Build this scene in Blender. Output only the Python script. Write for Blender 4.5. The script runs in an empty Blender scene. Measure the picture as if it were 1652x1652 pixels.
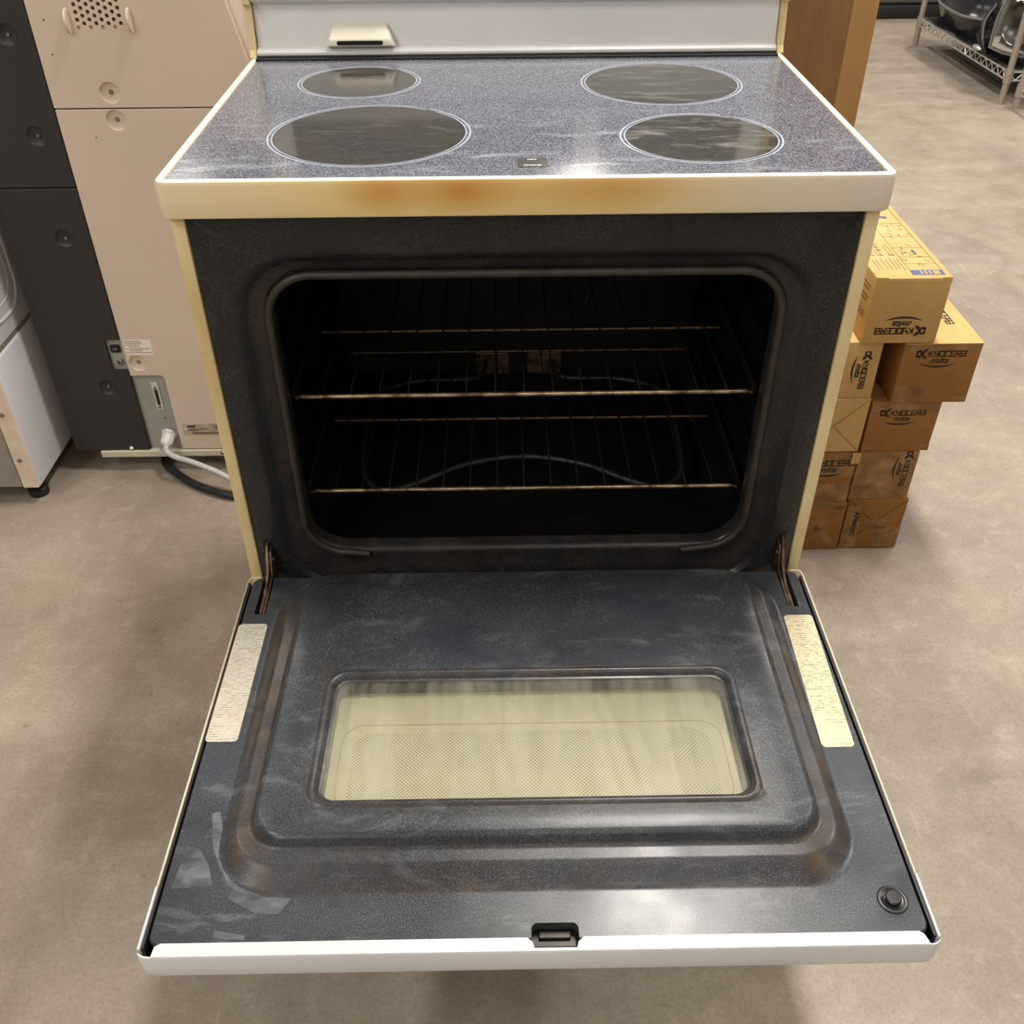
import bpy, bmesh, math, random
from mathutils import Vector, Matrix, noise as mnoise
random.seed(7)
S = bpy.context.scene
COL = S.collection
PI = math.pi

# ------------------------------------------------------------------ camera
CAM = (-0.02674, -0.98849, 1.24853)
PITCH, YAW, ROLL, FPX = 0.66124, 0.00939, -0.00796, 1560.12
cam_d = bpy.data.cameras.new('camera'); cam = bpy.data.objects.new('camera', cam_d); COL.objects.link(cam)
cam_d.sensor_width = 36.0; cam_d.lens = FPX / 1652 * 36.0; cam_d.clip_start = 0.02; cam_d.clip_end = 60
fwd = Vector((math.sin(YAW)*math.cos(PITCH), math.cos(YAW)*math.cos(PITCH), -math.sin(PITCH)))
rgt = Vector((math.cos(YAW), -math.sin(YAW), 0)); up = rgt.cross(fwd)
r2 = rgt*math.cos(ROLL) + up*math.sin(ROLL); u2 = -rgt*math.sin(ROLL) + up*math.cos(ROLL)
M = Matrix((r2, u2, -fwd)).transposed().to_4x4(); M.translation = Vector(CAM)
cam.matrix_world = M
S.camera = cam

# ------------------------------------------------------------------ world, lamps, exposure
W = bpy.data.worlds.new('world'); S.world = W; W.use_nodes = True
W.node_tree.nodes['Background'].inputs[0].default_value = (0.75, 0.78, 0.85, 1)
W.node_tree.nodes['Background'].inputs[1].default_value = 0.15
vs = S.view_settings
vs.view_transform = 'Standard'; vs.look = 'None'; vs.gamma = 1; vs.use_curve_mapping = False
vs.exposure = 0.0
LAMP_Z = 3.25
# (x, y, watts) of every ceiling lamp of the hall
LAMPS = [(x, y, w) for x, row in ((-2.3, (95, 48, 18, 24, 24)), (0.55, (20, 8, 116, 50, 40)), (3.2, (14, 18, 72, 66, 50))) for y, w in zip((-3.95, -1.55, 0.85, 3.25, 5.65), row)]
LAMP_COL = (1.0, 0.95, 0.87)

# ------------------------------------------------------------------ helpers
WLOC = {}
def tag(o, label=None, cat=None, group=None, kind=None):
    if label: o['label'] = label
    if cat: o['category'] = cat
    if group: o['group'] = group
    if kind: o['kind'] = kind
    return o
def thing(name, loc, label, cat, group=None):
    o = bpy.data.objects.new(name, None); COL.objects.link(o); o.location = loc
    o.empty_display_size = 0.1; WLOC[o.name] = Vector(loc)
    return tag(o, label, cat, group)
def fin(bm, name, mat, parent=None, smooth=None, origin=None):
    """link a bmesh (world coordinates) as one object, origin at its centre, under parent"""
    bmesh.ops.recalc_face_normals(bm, faces=bm.faces)
    me = bpy.data.meshes.new(name); bm.to_mesh(me); bm.free()
    return fin_me(me, name, mat, parent, smooth, origin)
def fin_me(me, name, mat, parent=None, smooth=None, origin=None):
    co = [v.co for v in me.vertices]
    c = Vector(origin) if origin else Vector([(min(p[i] for p in co)+max(p[i] for p in co))/2 for i in range(3)])
    me.transform(Matrix.Translation(-c))
    if smooth is not None:
        me.polygons.foreach_set('use_smooth', [True]*len(me.polygons))
        me.set_sharp_from_angle(angle=math.radians(smooth))
    o = bpy.data.objects.new(name, me); COL.objects.link(o)
    if mat: me.materials.append(mat)
    WLOC[o.name] = c
    if parent: o.parent = parent; o.location = c - WLOC[parent.name]
    else: o.location = c
    return o
def clone(o, parent, wloc):
    c = o.copy(); COL.objects.link(c); WLOC[c.name] = Vector(wloc)
    c.parent = parent; c.location = Vector(wloc) - (WLOC[parent.name] if parent else Vector((0,0,0)))
    return c
def NB(): return bmesh.new()
def box(bm, x0, x1, y0, y1, z0, z1, bev=0.0, seg=2):
    b = bmesh.new()
    vs_ = [b.verts.new((x, y, z)) for z in (z0, z1) for y in (y0, y1) for x in (x0, x1)]
    for f in ((0,1,3,2),(4,6,7,5),(0,4,5,1),(2,3,7,6),(0,2,6,4),(1,5,7,3)): b.faces.new([vs_[i] for i in f])
    if bev: bmesh.ops.bevel(b, geom=b.edges[:], offset=bev, segments=seg, affect='EDGES', profile=0.5)
    merge(bm, b); return bm
def merge(bm, b, mat=None):
    if mat is not None: bmesh.ops.transform(b, matrix=mat, verts=b.verts)
    mp = {v: bm.verts.new(v.co) for v in b.verts}
    for f in b.faces:
        try: bm.faces.new([mp[v] for v in f.verts])
        except ValueError: pass
    b.free()
def loft(bm, loops, cap0=False, cap1=False, closed=True, ring=False):
    vl = [[bm.verts.new(p) for p in L] for L in loops]
    n = len(vl[0]); pairs = list(zip(vl[:-1], vl[1:]))
    if ring: pairs.append((vl[-1], vl[0]))
    for a, b in pairs:
        for i in range(n if closed else n-1):
            j = (i+1) % n
            bm.faces.new((a[i], a[j], b[j], b[i]))
    if cap0: bm.faces.new(vl[0][::-1])
    if cap1: bm.faces.new(vl[-1])
    return vl
def rr(x0, x1, y0, y1, r, n=6):
    r = max(r, 1e-5); out = []
    for cx, cy, a0 in ((x1-r, y1-r, 0), (x0+r, y1-r, PI/2), (x0+r, y0+r, PI), (x1-r, y0+r, 1.5*PI)):
        for k in range(n+1):
            a = a0 + PI/2*k/n; out.append((cx+r*math.cos(a), cy+r*math.sin(a)))
    return out
def tube(bm, path, r, n=8, cap=True, closed=False):
    P = [Vector(p) for p in path]; m = len(P); loops = []
    prev = None
    for i in range(m):
        a = P[(i-1) % m] if (closed or i) else P[0]; b = P[(i+1) % m] if (closed or i < m-1) else P[-1]
        t = (b-a).normalized()
        if prev is None:
            ref = Vector((0,0,1)) if abs(t.z) < 0.9 else Vector((1,0,0)); u = t.cross(ref).normalized()
        else: u = (prev - t*prev.dot(t)).normalized()
        prev = u; v = t.cross(u); rad = r[i] if isinstance(r, (list, tuple)) else r
        loops.append([P[i]+u*rad*math.cos(2*PI*k/n)+v*rad*math.sin(2*PI*k/n) for k in range(n)])
    loft(bm, loops, cap and not closed, cap and not closed, ring=closed)
def bez(pts, n=10):
    """Catmull-Rom through points"""
    P = [Vector(p) for p in pts]; P = [P[0]*2-P[1]] + P + [P[-1]*2-P[-2]]; out = []
    for i in range(1, len(P)-2):
        for k in range(n):
            t = k/n; a, b, c, d = P[i-1:i+3]
            out.append(0.5*((2*b)+(c-a)*t+(2*a-5*b+4*c-d)*t*t+(3*b-a-3*c+d)*t**3))
    out.append(P[-2]); return out
def lathe(bm, prof, n=24, mat=Matrix()):
    """prof: (radius, height) along local z"""
    loops = [[mat @ Vector((max(r, 1e-6)*math.cos(2*PI*k/n), max(r, 1e-6)*math.sin(2*PI*k/n), h)) for k in range(n)] for r, h in prof]
    loft(bm, loops, True, True)
def prism(bm, poly, to3, t0, t1):
    """2-D polygon extruded between heights t0..t1; to3(u,v,t) -> 3-D"""
    a = [bm.verts.new(to3(u, v, t0)) for u, v in poly]; b = [bm.verts.new(to3(u, v, t1)) for u, v in poly]
    n = len(poly); bm.faces.new(a[::-1]); bm.faces.new(b)
    for i in range(n): bm.faces.new((a[i], a[(i+1) % n], b[(i+1) % n], b[i]))
def strokes(bm, lines, w, to3, t0, t1):
    for L in lines:
        for (ax, ay), (bx, by) in zip(L[:-1], L[1:]):
            d = math.hypot(bx-ax, by-ay) or 1; ux, uy = (bx-ax)/d*w/2, (by-ay)/d*w/2
            ax_, ay_, bx_, by_ = ax-ux, ay-uy, bx+ux, by+uy
            prism(bm, [(ax_-uy, ay_+ux), (ax_+uy, ay_-ux), (bx_+uy, by_-ux), (bx_-uy, by_+ux)], to3, t0, t1)
def text_polys(bm, body, size, to3, t, shear=0.0, bold=0.0, align='CENTER', sx=1.0):
    cu = bpy.data.curves.new('t', 'FONT'); cu.body = body; cu.size = size; cu.shear = shear; cu.offset = bold
    cu.align_x = align; cu.align_y = 'CENTER'; cu.resolution_u = 3
    o = bpy.data.objects.new('t', cu); COL.objects.link(o)
    dg = bpy.context.evaluated_depsgraph_get(); me = o.evaluated_get(dg).to_mesh()
    vv = [bm.verts.new(to3(v.co.x*sx, v.co.y, t)) for v in me.vertices]
    for p in me.polygons:
        try: bm.faces.new([vv[i] for i in p.vertices])
        except ValueError: pass
    o.evaluated_get(dg).to_mesh_clear(); bpy.data.objects.remove(o); bpy.data.curves.remove(cu)
def cut(bm, cutter):
    """boolean difference, returns new bmesh"""
    bmesh.ops.recalc_face_normals(bm, faces=bm.faces); bmesh.ops.recalc_face_normals(cutter, faces=cutter.faces)
    ma = bpy.data.meshes.new('a'); bm.to_mesh(ma); bm.free(); mb = bpy.data.meshes.new('b'); cutter.to_mesh(mb); cutter.free()
    oa = bpy.data.objects.new('a', ma); ob = bpy.data.objects.new('b', mb); COL.objects.link(oa); COL.objects.link(ob)
    md = oa.modifiers.new('m', 'BOOLEAN'); md.operation = 'DIFFERENCE'; md.object = ob; md.solver = 'EXACT'; md.use_self = True
    dg = bpy.context.evaluated_depsgraph_get(); me = bpy.data.meshes.new_from_object(oa.evaluated_get(dg))
    out = bmesh.new(); out.from_mesh(me)
    bpy.data.objects.remove(oa); bpy.data.objects.remove(ob)
    for m in (ma, mb, me): bpy.data.meshes.remove(m)
    return out
def ball(bm, c, rx, ry, rz, n=16):
    b = bmesh.new(); bmesh.ops.create_uvsphere(b, u_segments=n, v_segments=n//2, radius=1)
    merge(bm, b, Matrix.Translation(c) @ Matrix.Diagonal((rx, ry, rz, 1)))
def cyl(bm, c, axis, r, h0, h1, n=20):
    q = Vector((0,0,1)).rotation_difference(Vector(axis)).to_matrix().to_4x4()
    lathe(bm, [(r, h0), (r, h1)], n, Matrix.Translation(c) @ q)

# ------------------------------------------------------------------ materials
def s2l(c): return tuple(((v/255)/12.92 if v/255 <= 0.04045 else ((v/255+0.055)/1.055)**2.4) for v in c) + (1,)
class Mat:
    def __init__(s, name):
        s.m = bpy.data.materials.new(name); s.m.use_nodes = True; s.t = s.m.node_tree; s.b = s.t.nodes['Principled BSDF']
        s.tc = s.n('ShaderNodeTexCoord'); s.geo = s.n('ShaderNodeNewGeometry')
        s.P = s.geo.outputs['Position']          # every thing is static: world position is a stable 3-D texture space
    def n(s, kind, **kw):
        x = s.t.nodes.new(kind)
        for k, v in kw.items(): setattr(x, k, v)
        return x
    def l(s, a, b): s.t.links.new(a, b)
    def set(s, **kw):
        for k, v in kw.items():
            i = s.b.inputs[k.replace('_', ' ')]
            if hasattr(v, 'links') or hasattr(v, 'is_linked'): s.l(v, i)
            else: i.default_value = v
        return s
    def noise(s, scale, detail=3, rough=0.55, vec=None, stretch=None, dist=0.0):
        x = s.n('ShaderNodeTexNoise'); x.inputs['Scale'].default_value = scale; x.inputs['Detail'].default_value = detail
        x.inputs['Roughness'].default_value = rough; x.inputs['Distortion'].default_value = dist
        v = vec or s.P
        if stretch:
            mp = s.n('ShaderNodeMapping'); mp.inputs['Scale'].default_value = stretch; s.l(v, mp.inputs['Vector']); v = mp.outputs[0]
        s.l(v, x.inputs['Vector']); return x.outputs['Fac']
    def ramp(s, fac, stops):
        x = s.n('ShaderNodeValToRGB'); e = x.color_ramp.elements
        while len(e) < len(stops): e.new(0.5)
        for i, (p, c) in enumerate(stops):
            e[i].position = p; e[i].color = c if isinstance(c, tuple) else (c, c, c, 1)
        s.l(fac, x.inputs[0]); return x.outputs[0]
    def mix(s, fac, a, b, mode='MIX'):
        x = s.n('ShaderNodeMix', data_type='RGBA', blend_type=mode)
        for i, v in ((0, fac), (6, a), (7, b)):
            if isinstance(v, (tuple, float, int)): x.inputs[i].default_value = v
            else: s.l(v, x.inputs[i])
        return x.outputs[2]
    def math(s, op, a, b=0.0, clamp=False):
        x = s.n('ShaderNodeMath', operation=op); x.use_clamp = clamp
        for i, v in ((0, a), (1, b)):
            if isinstance(v, (float, int)): x.inputs[i].default_value = v
            else: s.l(v, x.inputs[i])
        return x.outputs[0]
    def xyz(s):
        x = s.n('ShaderNodeSeparateXYZ'); s.l(s.P, x.inputs[0]); return x.outputs
    def spot(s, c, rad):
        """soft ellipsoidal mask around a point: 1 in the middle"""
        mp = s.n('ShaderNodeMapping'); mp.vector_type = 'POINT'
        mp.inputs['Location'].default_value = tuple(-c[i]/rad[i] for i in range(3)); mp.inputs['Scale'].default_value = tuple(1/r for r in rad)
        s.l(s.P, mp.inputs['Vector']); g = s.n('ShaderNodeTexGradient', gradient_type='SPHERICAL'); s.l(mp.outputs[0], g.inputs[0])
        return g.outputs['Fac']
    def attr(s, name):
        x = s.n('ShaderNodeAttribute'); x.attribute_name = name; return x.outputs['Fac']
    def bump(s, h, strength=0.2, dist=0.001):
        x = s.n('ShaderNodeBump'); x.inputs['Strength'].default_value = strength; x.inputs['Distance'].default_value = dist
        s.l(h, x.inputs['Height']); s.l(x.outputs[0], s.b.inputs['Normal']); return s
def simple(name, rgb, rough=0.5, metal=0.0, var=0.06, scale=30, bump=0.0, spec=0.5, coat=0.0):
    m = Mat(name); c = s2l(rgb)
    nz = m.noise(scale, 4)
    d = tuple(max(0, v*(1-var*2)) for v in c[:3])+(1,); l_ = tuple(min(1, v*(1+var)) for v in c[:3])+(1,)
    m.set(Base_Color=m.ramp(nz, [(0.3, d), (0.7, l_)]), Roughness=rough, Metallic=metal, Specular_IOR_Level=spec)
    if coat: m.set(Coat_Weight=coat, Coat_Roughness=0.08)
    if bump: m.bump(m.noise(scale*12, 2), bump)
    return m.m

def mk_floor():
    m = Mat('concrete_floor')
    big = m.noise(0.9, 4, 0.6, dist=0.6); mid = m.noise(7, 8, 0.66, dist=0.5); fine = m.noise(60, 4, 0.6)
    streak = m.noise(3.0, 5, 0.6, stretch=(0.35, 1.6, 1))
    a = m.ramp(mid, [(0.28, s2l((110, 99, 89))), (0.5, s2l((140, 128, 116))), (0.74, s2l((164, 153, 140)))])
    b = m.ramp(big, [(0.3, s2l((122, 112, 103))), (0.7, s2l((160, 147, 126)))])
    c = m.mix(0.5, a, b)
    c = m.mix(m.ramp(streak, [(0.5, 0.0), (0.72, 0.35)]), c, s2l((182, 174, 160)))
    dk = m.ramp(m.noise(2.1, 6, 0.7, dist=1.2), [(0.58, 0.0), (0.72, 0.4)])
    c = m.mix(dk, c, s2l((104, 94, 86)))
    sp = m.ramp(m.noise(26, 4, 0.65), [(0.66, 0.0), (0.74, 0.5)])
    c = m.mix(sp, c, s2l((84, 74, 66)))
    pit = m.ramp(m.noise(75, 3, 0.6), [(0.70, 0.0), (0.745, 0.55)])
    c = m.mix(m.math('MULTIPLY', pit, m.ramp(m.noise(3.5, 3), [(0.45, 0.0), (0.6, 1.0)])), c, s2l((62, 54, 48)))
    lt = m.ramp(m.noise(24, 8, 0.74), [(0.52, 0.0), (0.72, 0.38)])
    c = m.mix(lt, c, s2l((186, 176, 160)))
    scr = m.ramp(m.noise(6, 4, 0.5, stretch=(9, 0.7, 1), dist=0.2), [(0.70, 0.0), (0.74, 0.35)])
    c = m.mix(scr, c, s2l((178, 168, 150)))
    c = m.mix(m.ramp(m.noise(170, 3, 0.6), [(0.3, 0.28), (0.55, 0.0)]), c, s2l((90, 80, 72)))
    m.set(Base_Color=c, Roughness=m.ramp(mid, [(0.3, 0.42), (0.7, 0.62)]), Specular_IOR_Level=0.35)
    m.bump(m.math('ADD', mid, m.math('MULTIPLY', fine, 0.25)), 0.18, 0.004)
    return m.m
def mk_enamel():
    """near-black porcelain enamel with pale speckle, baked-on grime (attribute) and scuffs"""
    m = Mat('speckled_enamel')
    sp = m.ramp(m.noise(900, 1, 0.5), [(0.50, 0.0), (0.72, 1.0)])
    area = m.ramp(m.noise(9, 5, 0.65, dist=0.8), [(0.35, 0.10), (0.7, 0.7)])
    base = m.ramp(m.noise(14, 4), [(0.3, s2l((15, 15, 16))), (0.75, s2l((24, 25, 27)))])
    base = m.mix(m.math('MULTIPLY', m.attr('dust_sheen'), m.ramp(m.noise(5, 4), [(0.3, 0.16), (0.7, 0.34)])), base, s2l((84, 92, 106)))  # film is dust plus the ceiling's reflection painted into the colour
    c = m.mix(m.math('MULTIPLY', m.math('MULTIPLY', sp, area), m.math('ADD', m.math('MULTIPLY', m.attr('dust_sheen'), 0.6), 0.4)), base, s2l((134, 136, 138)))
    haze = m.math('MULTIPLY', m.ramp(m.noise(7, 6, 0.7, stretch=(1, 2.2, 1), dist=1.5), [(0.55, 0.0), (0.72, 1.0)]), m.attr('dust_sheen'))
    c = m.mix(m.math('MULTIPLY', haze, 0.35), c, s2l((140, 142, 146)))
    g = m.math('MULTIPLY', m.attr('grime'), m.ramp(m.noise(16, 6, 0.7, stretch=(1, 0.5, 1), dist=0.6), [(0.38, 0.0), (0.62, 1.0)]))
    c = m.mix(g, c, m.ramp(m.noise(40, 4), [(0.35, s2l((46, 37, 28))), (0.7, s2l((84, 66, 46)))]))
    m.set(Base_Color=c, Roughness=m.ramp(m.noise(11, 5), [(0.3, 0.26), (0.7, 0.42)]), Specular_IOR_Level=0.36)
    m.bump(m.noise(500, 1), 0.06, 0.0005)
    return m.m
def mk_liner():
    m = Mat('oven_liner')
    c = m.ramp(m.noise(18, 5, 0.65), [(0.3, s2l((9, 9, 10))), (0.75, s2l((20, 20, 21)))])
    rust = m.ramp(m.noise(6, 5, 0.7, dist=0.9), [(0.6, 0.0), (0.75, 0.55)])
    z = m.xyz()[2]
    low = m.ramp(z, [(0.0, 1.0), (0.415, 1.0), (0.47, 0.15), (1.0, 0.1)])
    c = m.mix(m.math('MULTIPLY', rust, low), c, s2l((84, 52, 30)))
    m.set(Base_Color=c, Roughness=0.38, Specular_IOR_Level=0.4)
    m.bump(m.noise(60, 3), 0.15, 0.001)
    return m.m
def mk_glass_top():
    m = Mat('speckled_ceramic_glass')
    sp = m.ramp(m.noise(850, 1, 0.5), [(0.40, 0.0), (0.64, 1.0)])
    c = m.mix(sp, s2l((48, 49, 56)), s2l((128, 131, 144)))
    sm = m.math('MULTIPLY', m.ramp(m.noise(13, 5, 0.7, stretch=(0.8, 2.8, 1), dist=0.4), [(0.54, 0.0), (0.76, 1.0)]), m.ramp(m.xyz()[1], [(0.0, 1.0), (0.17, 1.0), (0.2, 0.2), (1, 0.2)]))
    c = m.mix(m.math('MULTIPLY', sm, 0.35), c, s2l((188, 200, 206)))
    m.set(Base_Color=c, Roughness=m.ramp(sm, [(0, 0.13), (1, 0.2)]), Specular_IOR_Level=0.6)
    return m.m
def mk_burner(name, amt):
    m = Mat(name)
    c = m.ramp(m.noise(700, 2), [(0.45, s2l((40, 40, 39))), (0.72, s2l((82, 80, 75)))])
    sm = m.ramp(m.noise(17, 5, 0.65, stretch=(0.8, 2.6, 1), dist=0.5), [(0.52, 0.0), (0.70, 1.0)])
    c = m.mix(m.math('MULTIPLY', sm, amt), c, s2l((150, 150, 142)))
    c = m.mix(m.ramp(m.noise(9, 3), [(0.5, 0.0), (0.75, 0.3)]), c, s2l((70, 62, 50)))
    m.set(Base_Color=c, Roughness=m.ramp(sm, [(0, 0.10), (1, 0.28)]), Specular_IOR_Level=0.6)
    return m.m
def mk_rim():
    """yellowed white enamel of the cooktop frame, heat-browned above the oven door"""
    m = Mat('yellowed_white_enamel')
    x = m.xyz()[0]
    nx = m.math('ADD', m.math('MULTIPLY', x, 1.25), 0.5)
    front = m.ramp(nx, [(0.0, s2l((224, 208, 176))), (0.30, s2l((226, 199, 138))), (0.62, s2l((226, 200, 140))), (0.82, s2l((216, 205, 182))), (1.0, s2l((214, 206, 192)))])
    for cx, am, rx in ((-0.146, 0.85, 0.055), (-0.066, 1.0, 0.06), (0.09, 0.55, 0.085), (0.0, 0.4, 0.24)):
        front = m.mix(m.math('MULTIPLY', m.spot((cx, -0.012, 0.903), (rx, 0.05, 0.026)), am), front, s2l((196, 136, 52)))
    nrm = m.n('ShaderNodeSeparateXYZ'); m.l(m.geo.outputs['Normal'], nrm.inputs[0])
    isfront = m.ramp(m.math('MULTIPLY', nrm.outputs[1], -1.0), [(0.3, 0.0), (0.7, 1.0)])
    c = m.mix(isfront, s2l((232, 224, 198)), front)
    c = m.mix(m.ramp(m.noise(90, 3), [(0.68, 0.0), (0.8, 0.25)]), c, s2l((150, 120, 80)))
    m.set(Base_Color=c, Roughness=0.32, Specular_IOR_Level=0.5)
    return m.m
def mk_side():
    m = Mat('aged_cream_enamel')
    c = m.ramp(m.noise(12, 5, stretch=(1, 1, 0.35)), [(0.3, s2l((196, 172, 120))), (0.6, s2l((222, 204, 160)))])
    c = m.mix(m.ramp(m.noise(55, 4, 0.6), [(0.62, 0.0), (0.75, 0.4)]), c, s2l((150, 118, 66)))
    m.set(Base_Color=c, Roughness=0.38); return m.m
def mk_white(name, rgb):
    m = Mat(name); a = s2l(rgb); b = tuple(v*0.93 for v in a[:3])+(1,)
    c = m.ramp(m.noise(6, 4), [(0.35, b), (0.65, a)])
    c = m.mix(m.ramp(m.noise(70, 3), [(0.7, 0.0), (0.8, 0.2)]), c, s2l((170, 150, 120)))
    m.set(Base_Color=c, Roughness=0.3, Specular_IOR_Level=0.5); return m.m
def mk_sticker(name, base, ink, along, amount):
    """paper label with rows of fine unreadable print"""
    m = Mat(name); v = m.xyz()
    rows = m.n('ShaderNodeTexWave', wave_type='BANDS', bands_direction='Y'); rows.inputs['Scale'].default_value = 90
    rows.inputs['Distortion'].default_value = 0.0; m.l(m.P, rows.inputs[0])
    r = m.ramp(rows.outputs['Fac'], [(0.55, 0.0), (0.75, 1.0)])
    wd = m.ramp(m.noise(160, 3, 0.7, stretch=(1, 2.5, 1)), [(0.47, 0.0), (0.56, 1.0)])
    blk = m.ramp(m.noise(24, 2, stretch=(0.5, 1, 1)), [(0.38, 0.0), (0.44, 1.0)])
    c = m.mix(m.math('MULTIPLY', m.math('MULTIPLY', m.math('MULTIPLY', r, wd), blk), amount), s2l(base), s2l(ink))
    c = m.mix(m.ramp(m.noise(14, 4), [(0.45, 0.0), (0.75, 0.35)]), c, s2l((206, 190, 150)))
    m.set(Base_Color=c, Roughness=0.75, Specular_IOR_Level=0.2); return m.m
def mk_dots():
    m = Mat('cream_screen_with_dots')
    mp = m.n('ShaderNodeMapping'); mp.inputs['Rotation'].default_value = (0, 0, PI/4); mp.inputs['Scale'].default_value = (330, 330, 0); m.l(m.P, mp.inputs['Vector'])
    fr = m.n('ShaderNodeVectorMath', operation='FRACTION'); m.l(mp.outputs[0], fr.inputs[0])
    su = m.n('ShaderNodeVectorMath', operation='SUBTRACT'); su.inputs[1].default_value = (0.5, 0.5, 0); m.l(fr.outputs[0], su.inputs[0])
    ln = m.n('ShaderNodeVectorMath', operation='LENGTH'); m.l(su.outputs[0], ln.inputs[0])
    d = m.ramp(ln.outputs['Value'], [(0.27, 1.0), (0.36, 0.0)])
    sm = m.ramp(m.noise(16, 5, 0.65, stretch=(2, 0.8, 1), dist=0.8), [(0.3, 1.0), (0.65, 0.6)])
    base = m.ramp(m.noise(8, 4, stretch=(1, 0.4, 1)), [(0.3, s2l((204, 196, 166))), (0.7, s2l((222, 215, 188)))])
    c = m.mix(m.math('MULTIPLY', d, sm), base, s2l((66, 62, 50)))
    m.set(Base_Color=c, Roughness=0.5); return m.m
def mk_pane():
    m = Mat('dirty_window_glass'); t = m.t
    tr = m.n('ShaderNodeBsdfTransparent'); tr.inputs[0].default_value = (0.95, 0.95, 0.92, 1)
    gl = m.n('ShaderNodeBsdfGlossy'); gl.inputs['Roughness'].default_value = 0.08
    df = m.n('ShaderNodeBsdfDiffuse'); df.inputs[0].default_value = s2l((214, 210, 192))
    fz = m.n('ShaderNodeFresnel'); fz.inputs[0].default_value = 1.45
    dirt = m.ramp(m.noise(14, 6, 0.65, stretch=(1.8, 0.3, 1)), [(0.4, 0.05), (0.75, 0.28)])
    a = m.n('ShaderNodeMixShader'); m.l(dirt, a.inputs[0]); m.l(tr.outputs[0], a.inputs[1]); m.l(df.outputs[0], a.inputs[2])
    b = m.n('ShaderNodeMixShader'); m.l(fz.outputs[0], b.inputs[0]); m.l(a.outputs[0], b.inputs[1]); m.l(gl.outputs[0], b.inputs[2])
    m.l(b.outputs[0], t.nodes['Material Output'].inputs[0]); return m.m
def mk_card(name, lo, hi):
    m = Mat(name)
    c = m.ramp(m.noise(8, 5, 0.6, stretch=(1, 1, 0.5)), [(0.3, s2l(lo)), (0.7, s2l(hi))])
    c = m.mix(m.ramp(m.noise(160, 2, stretch=(1, 1, 0.15)), [(0.4, 0.10), (0.6, 0.0)]), c, s2l(tuple(int(v*0.75) for v in lo)))
    m.set(Base_Color=c, Roughness=0.75, Specular_IOR_Level=0.2); return m.m
def mk_tape():
    m = Mat('clear_packing_tape')
    tr = m.n('ShaderNodeBsdfTransparent'); tr.inputs[0].default_value = (0.80, 0.70, 0.55, 1)
    m.set(Base_Color=s2l((186, 150, 106)), Roughness=m.ramp(m.noise(40, 3), [(0.3, 0.12), (0.7, 0.3)]), Specular_IOR_Level=0.5)
    mx = m.n('ShaderNodeMixShader'); m.l(m.ramp(m.noise(26, 4, 0.6), [(0.35, 0.2), (0.7, 0.6)]), mx.inputs[0])
    m.l(tr.outputs[0], mx.inputs[1]); m.l(m.b.outputs[0], mx.inputs[2]); m.l(mx.outputs[0], m.t.nodes['Material Output'].inputs[0]); return m.m
def mk_rack():
    m = Mat('browned_chrome_wire')
    c = m.ramp(m.noise(60, 4), [(0.35, s2l((96, 74, 54))), (0.65, s2l((196, 172, 142)))])
    m.set(Base_Color=c, Metallic=0.85, Roughness=0.34); return m.m
def mk_lens():
    m = Mat('clear_lamp_lens')
    tr = m.n('ShaderNodeBsdfTransparent'); gl = m.n('ShaderNodeBsdfGlossy'); gl.inputs['Roughness'].default_value = 0.04
    lw = m.n('ShaderNodeFresnel'); lw.inputs[0].default_value = 1.5
    mx = m.n('ShaderNodeMixShader'); m.l(lw.outputs[0], mx.inputs[0]); m.l(tr.outputs[0], mx.inputs[1]); m.l(gl.outputs[0], mx.inputs[2])
    m.l(mx.outputs[0], m.t.nodes['Material Output'].inputs[0]); return m.m
def mk_tube():
    m = Mat('lit_lamp_tube'); m.set(Base_Color=(1, 1, 1, 1), Emission_Color=LAMP_COL+(1,), Emission_Strength=5.0); return m.m

FLOOR = mk_floor(); ENAMEL = mk_enamel(); LINER = mk_liner(); GTOP = mk_glass_top()
BURN = mk_burner('smooth_dark_burner_glass', 0.08); BURN2 = mk_burner('smudged_burner_glass', 0.34)
RIM = mk_rim(); SIDE = mk_side()
WHITE = mk_white('white_enamel', (226, 226, 228)); DOORWHITE = mk_white('door_white_enamel', (208, 208, 211))
CREAM = simple('cream_plastic', (226, 214, 188), 0.4, var=0.04)
CREAM2 = mk_white('cream_cover', (232, 226, 208))
STICK = mk_sticker('silvered_label', (198, 192, 178), (120, 108, 88), 1, 0.7); STICK2 = mk_sticker('cream_label', (216, 206, 174), (120, 104, 76), 1, 0.8)
DOTS = mk_dots(); PANE = mk_pane(); INNER = simple('cream_inner_skin', (210, 202, 174), 0.5, var=0.08, scale=8)
BLACK = simple('matt_black', (14, 14, 14), 0.6); DKGLASS = simple('grey_control_fascia', (120, 120, 124), 0.25)
GASK = simple('grey_brown_gasket', (48, 43, 36), 0.55, var=0.25, scale=60)
PRINT = simple('pale_blue_print', (158, 166, 180), 0.3); WPRINT = simple('white_print', (225, 225, 225), 0.4)
STEEL = simple('dull_steel', (150, 146, 138), 0.35, 0.9, var=0.15); HINGE = simple('rusty_hinge_steel', (112, 92, 76), 0.42, 0.8, var=0.35, scale=80)
RACK = mk_rack(); WIRE = simple('shaded_wire', (44, 39, 33), 0.5, 0.5, var=0.2); DIM = simple('browned_shaded_wire', (112, 92, 70), 0.42, 0.8, var=0.3, scale=70); ELEM = simple('grey_heating_rod', (48, 48, 48), 0.45, 0.4, var=0.2)  # rack wires, side and rear bars coloured darker for the oven's shade
BEIGE = simple('beige_sheet_metal', (206, 188, 172), 0.5, var=0.02, scale=4); CHAR = simple('charcoal_sheet_metal', (40, 38, 40), 0.5, var=0.04, scale=4)
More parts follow.
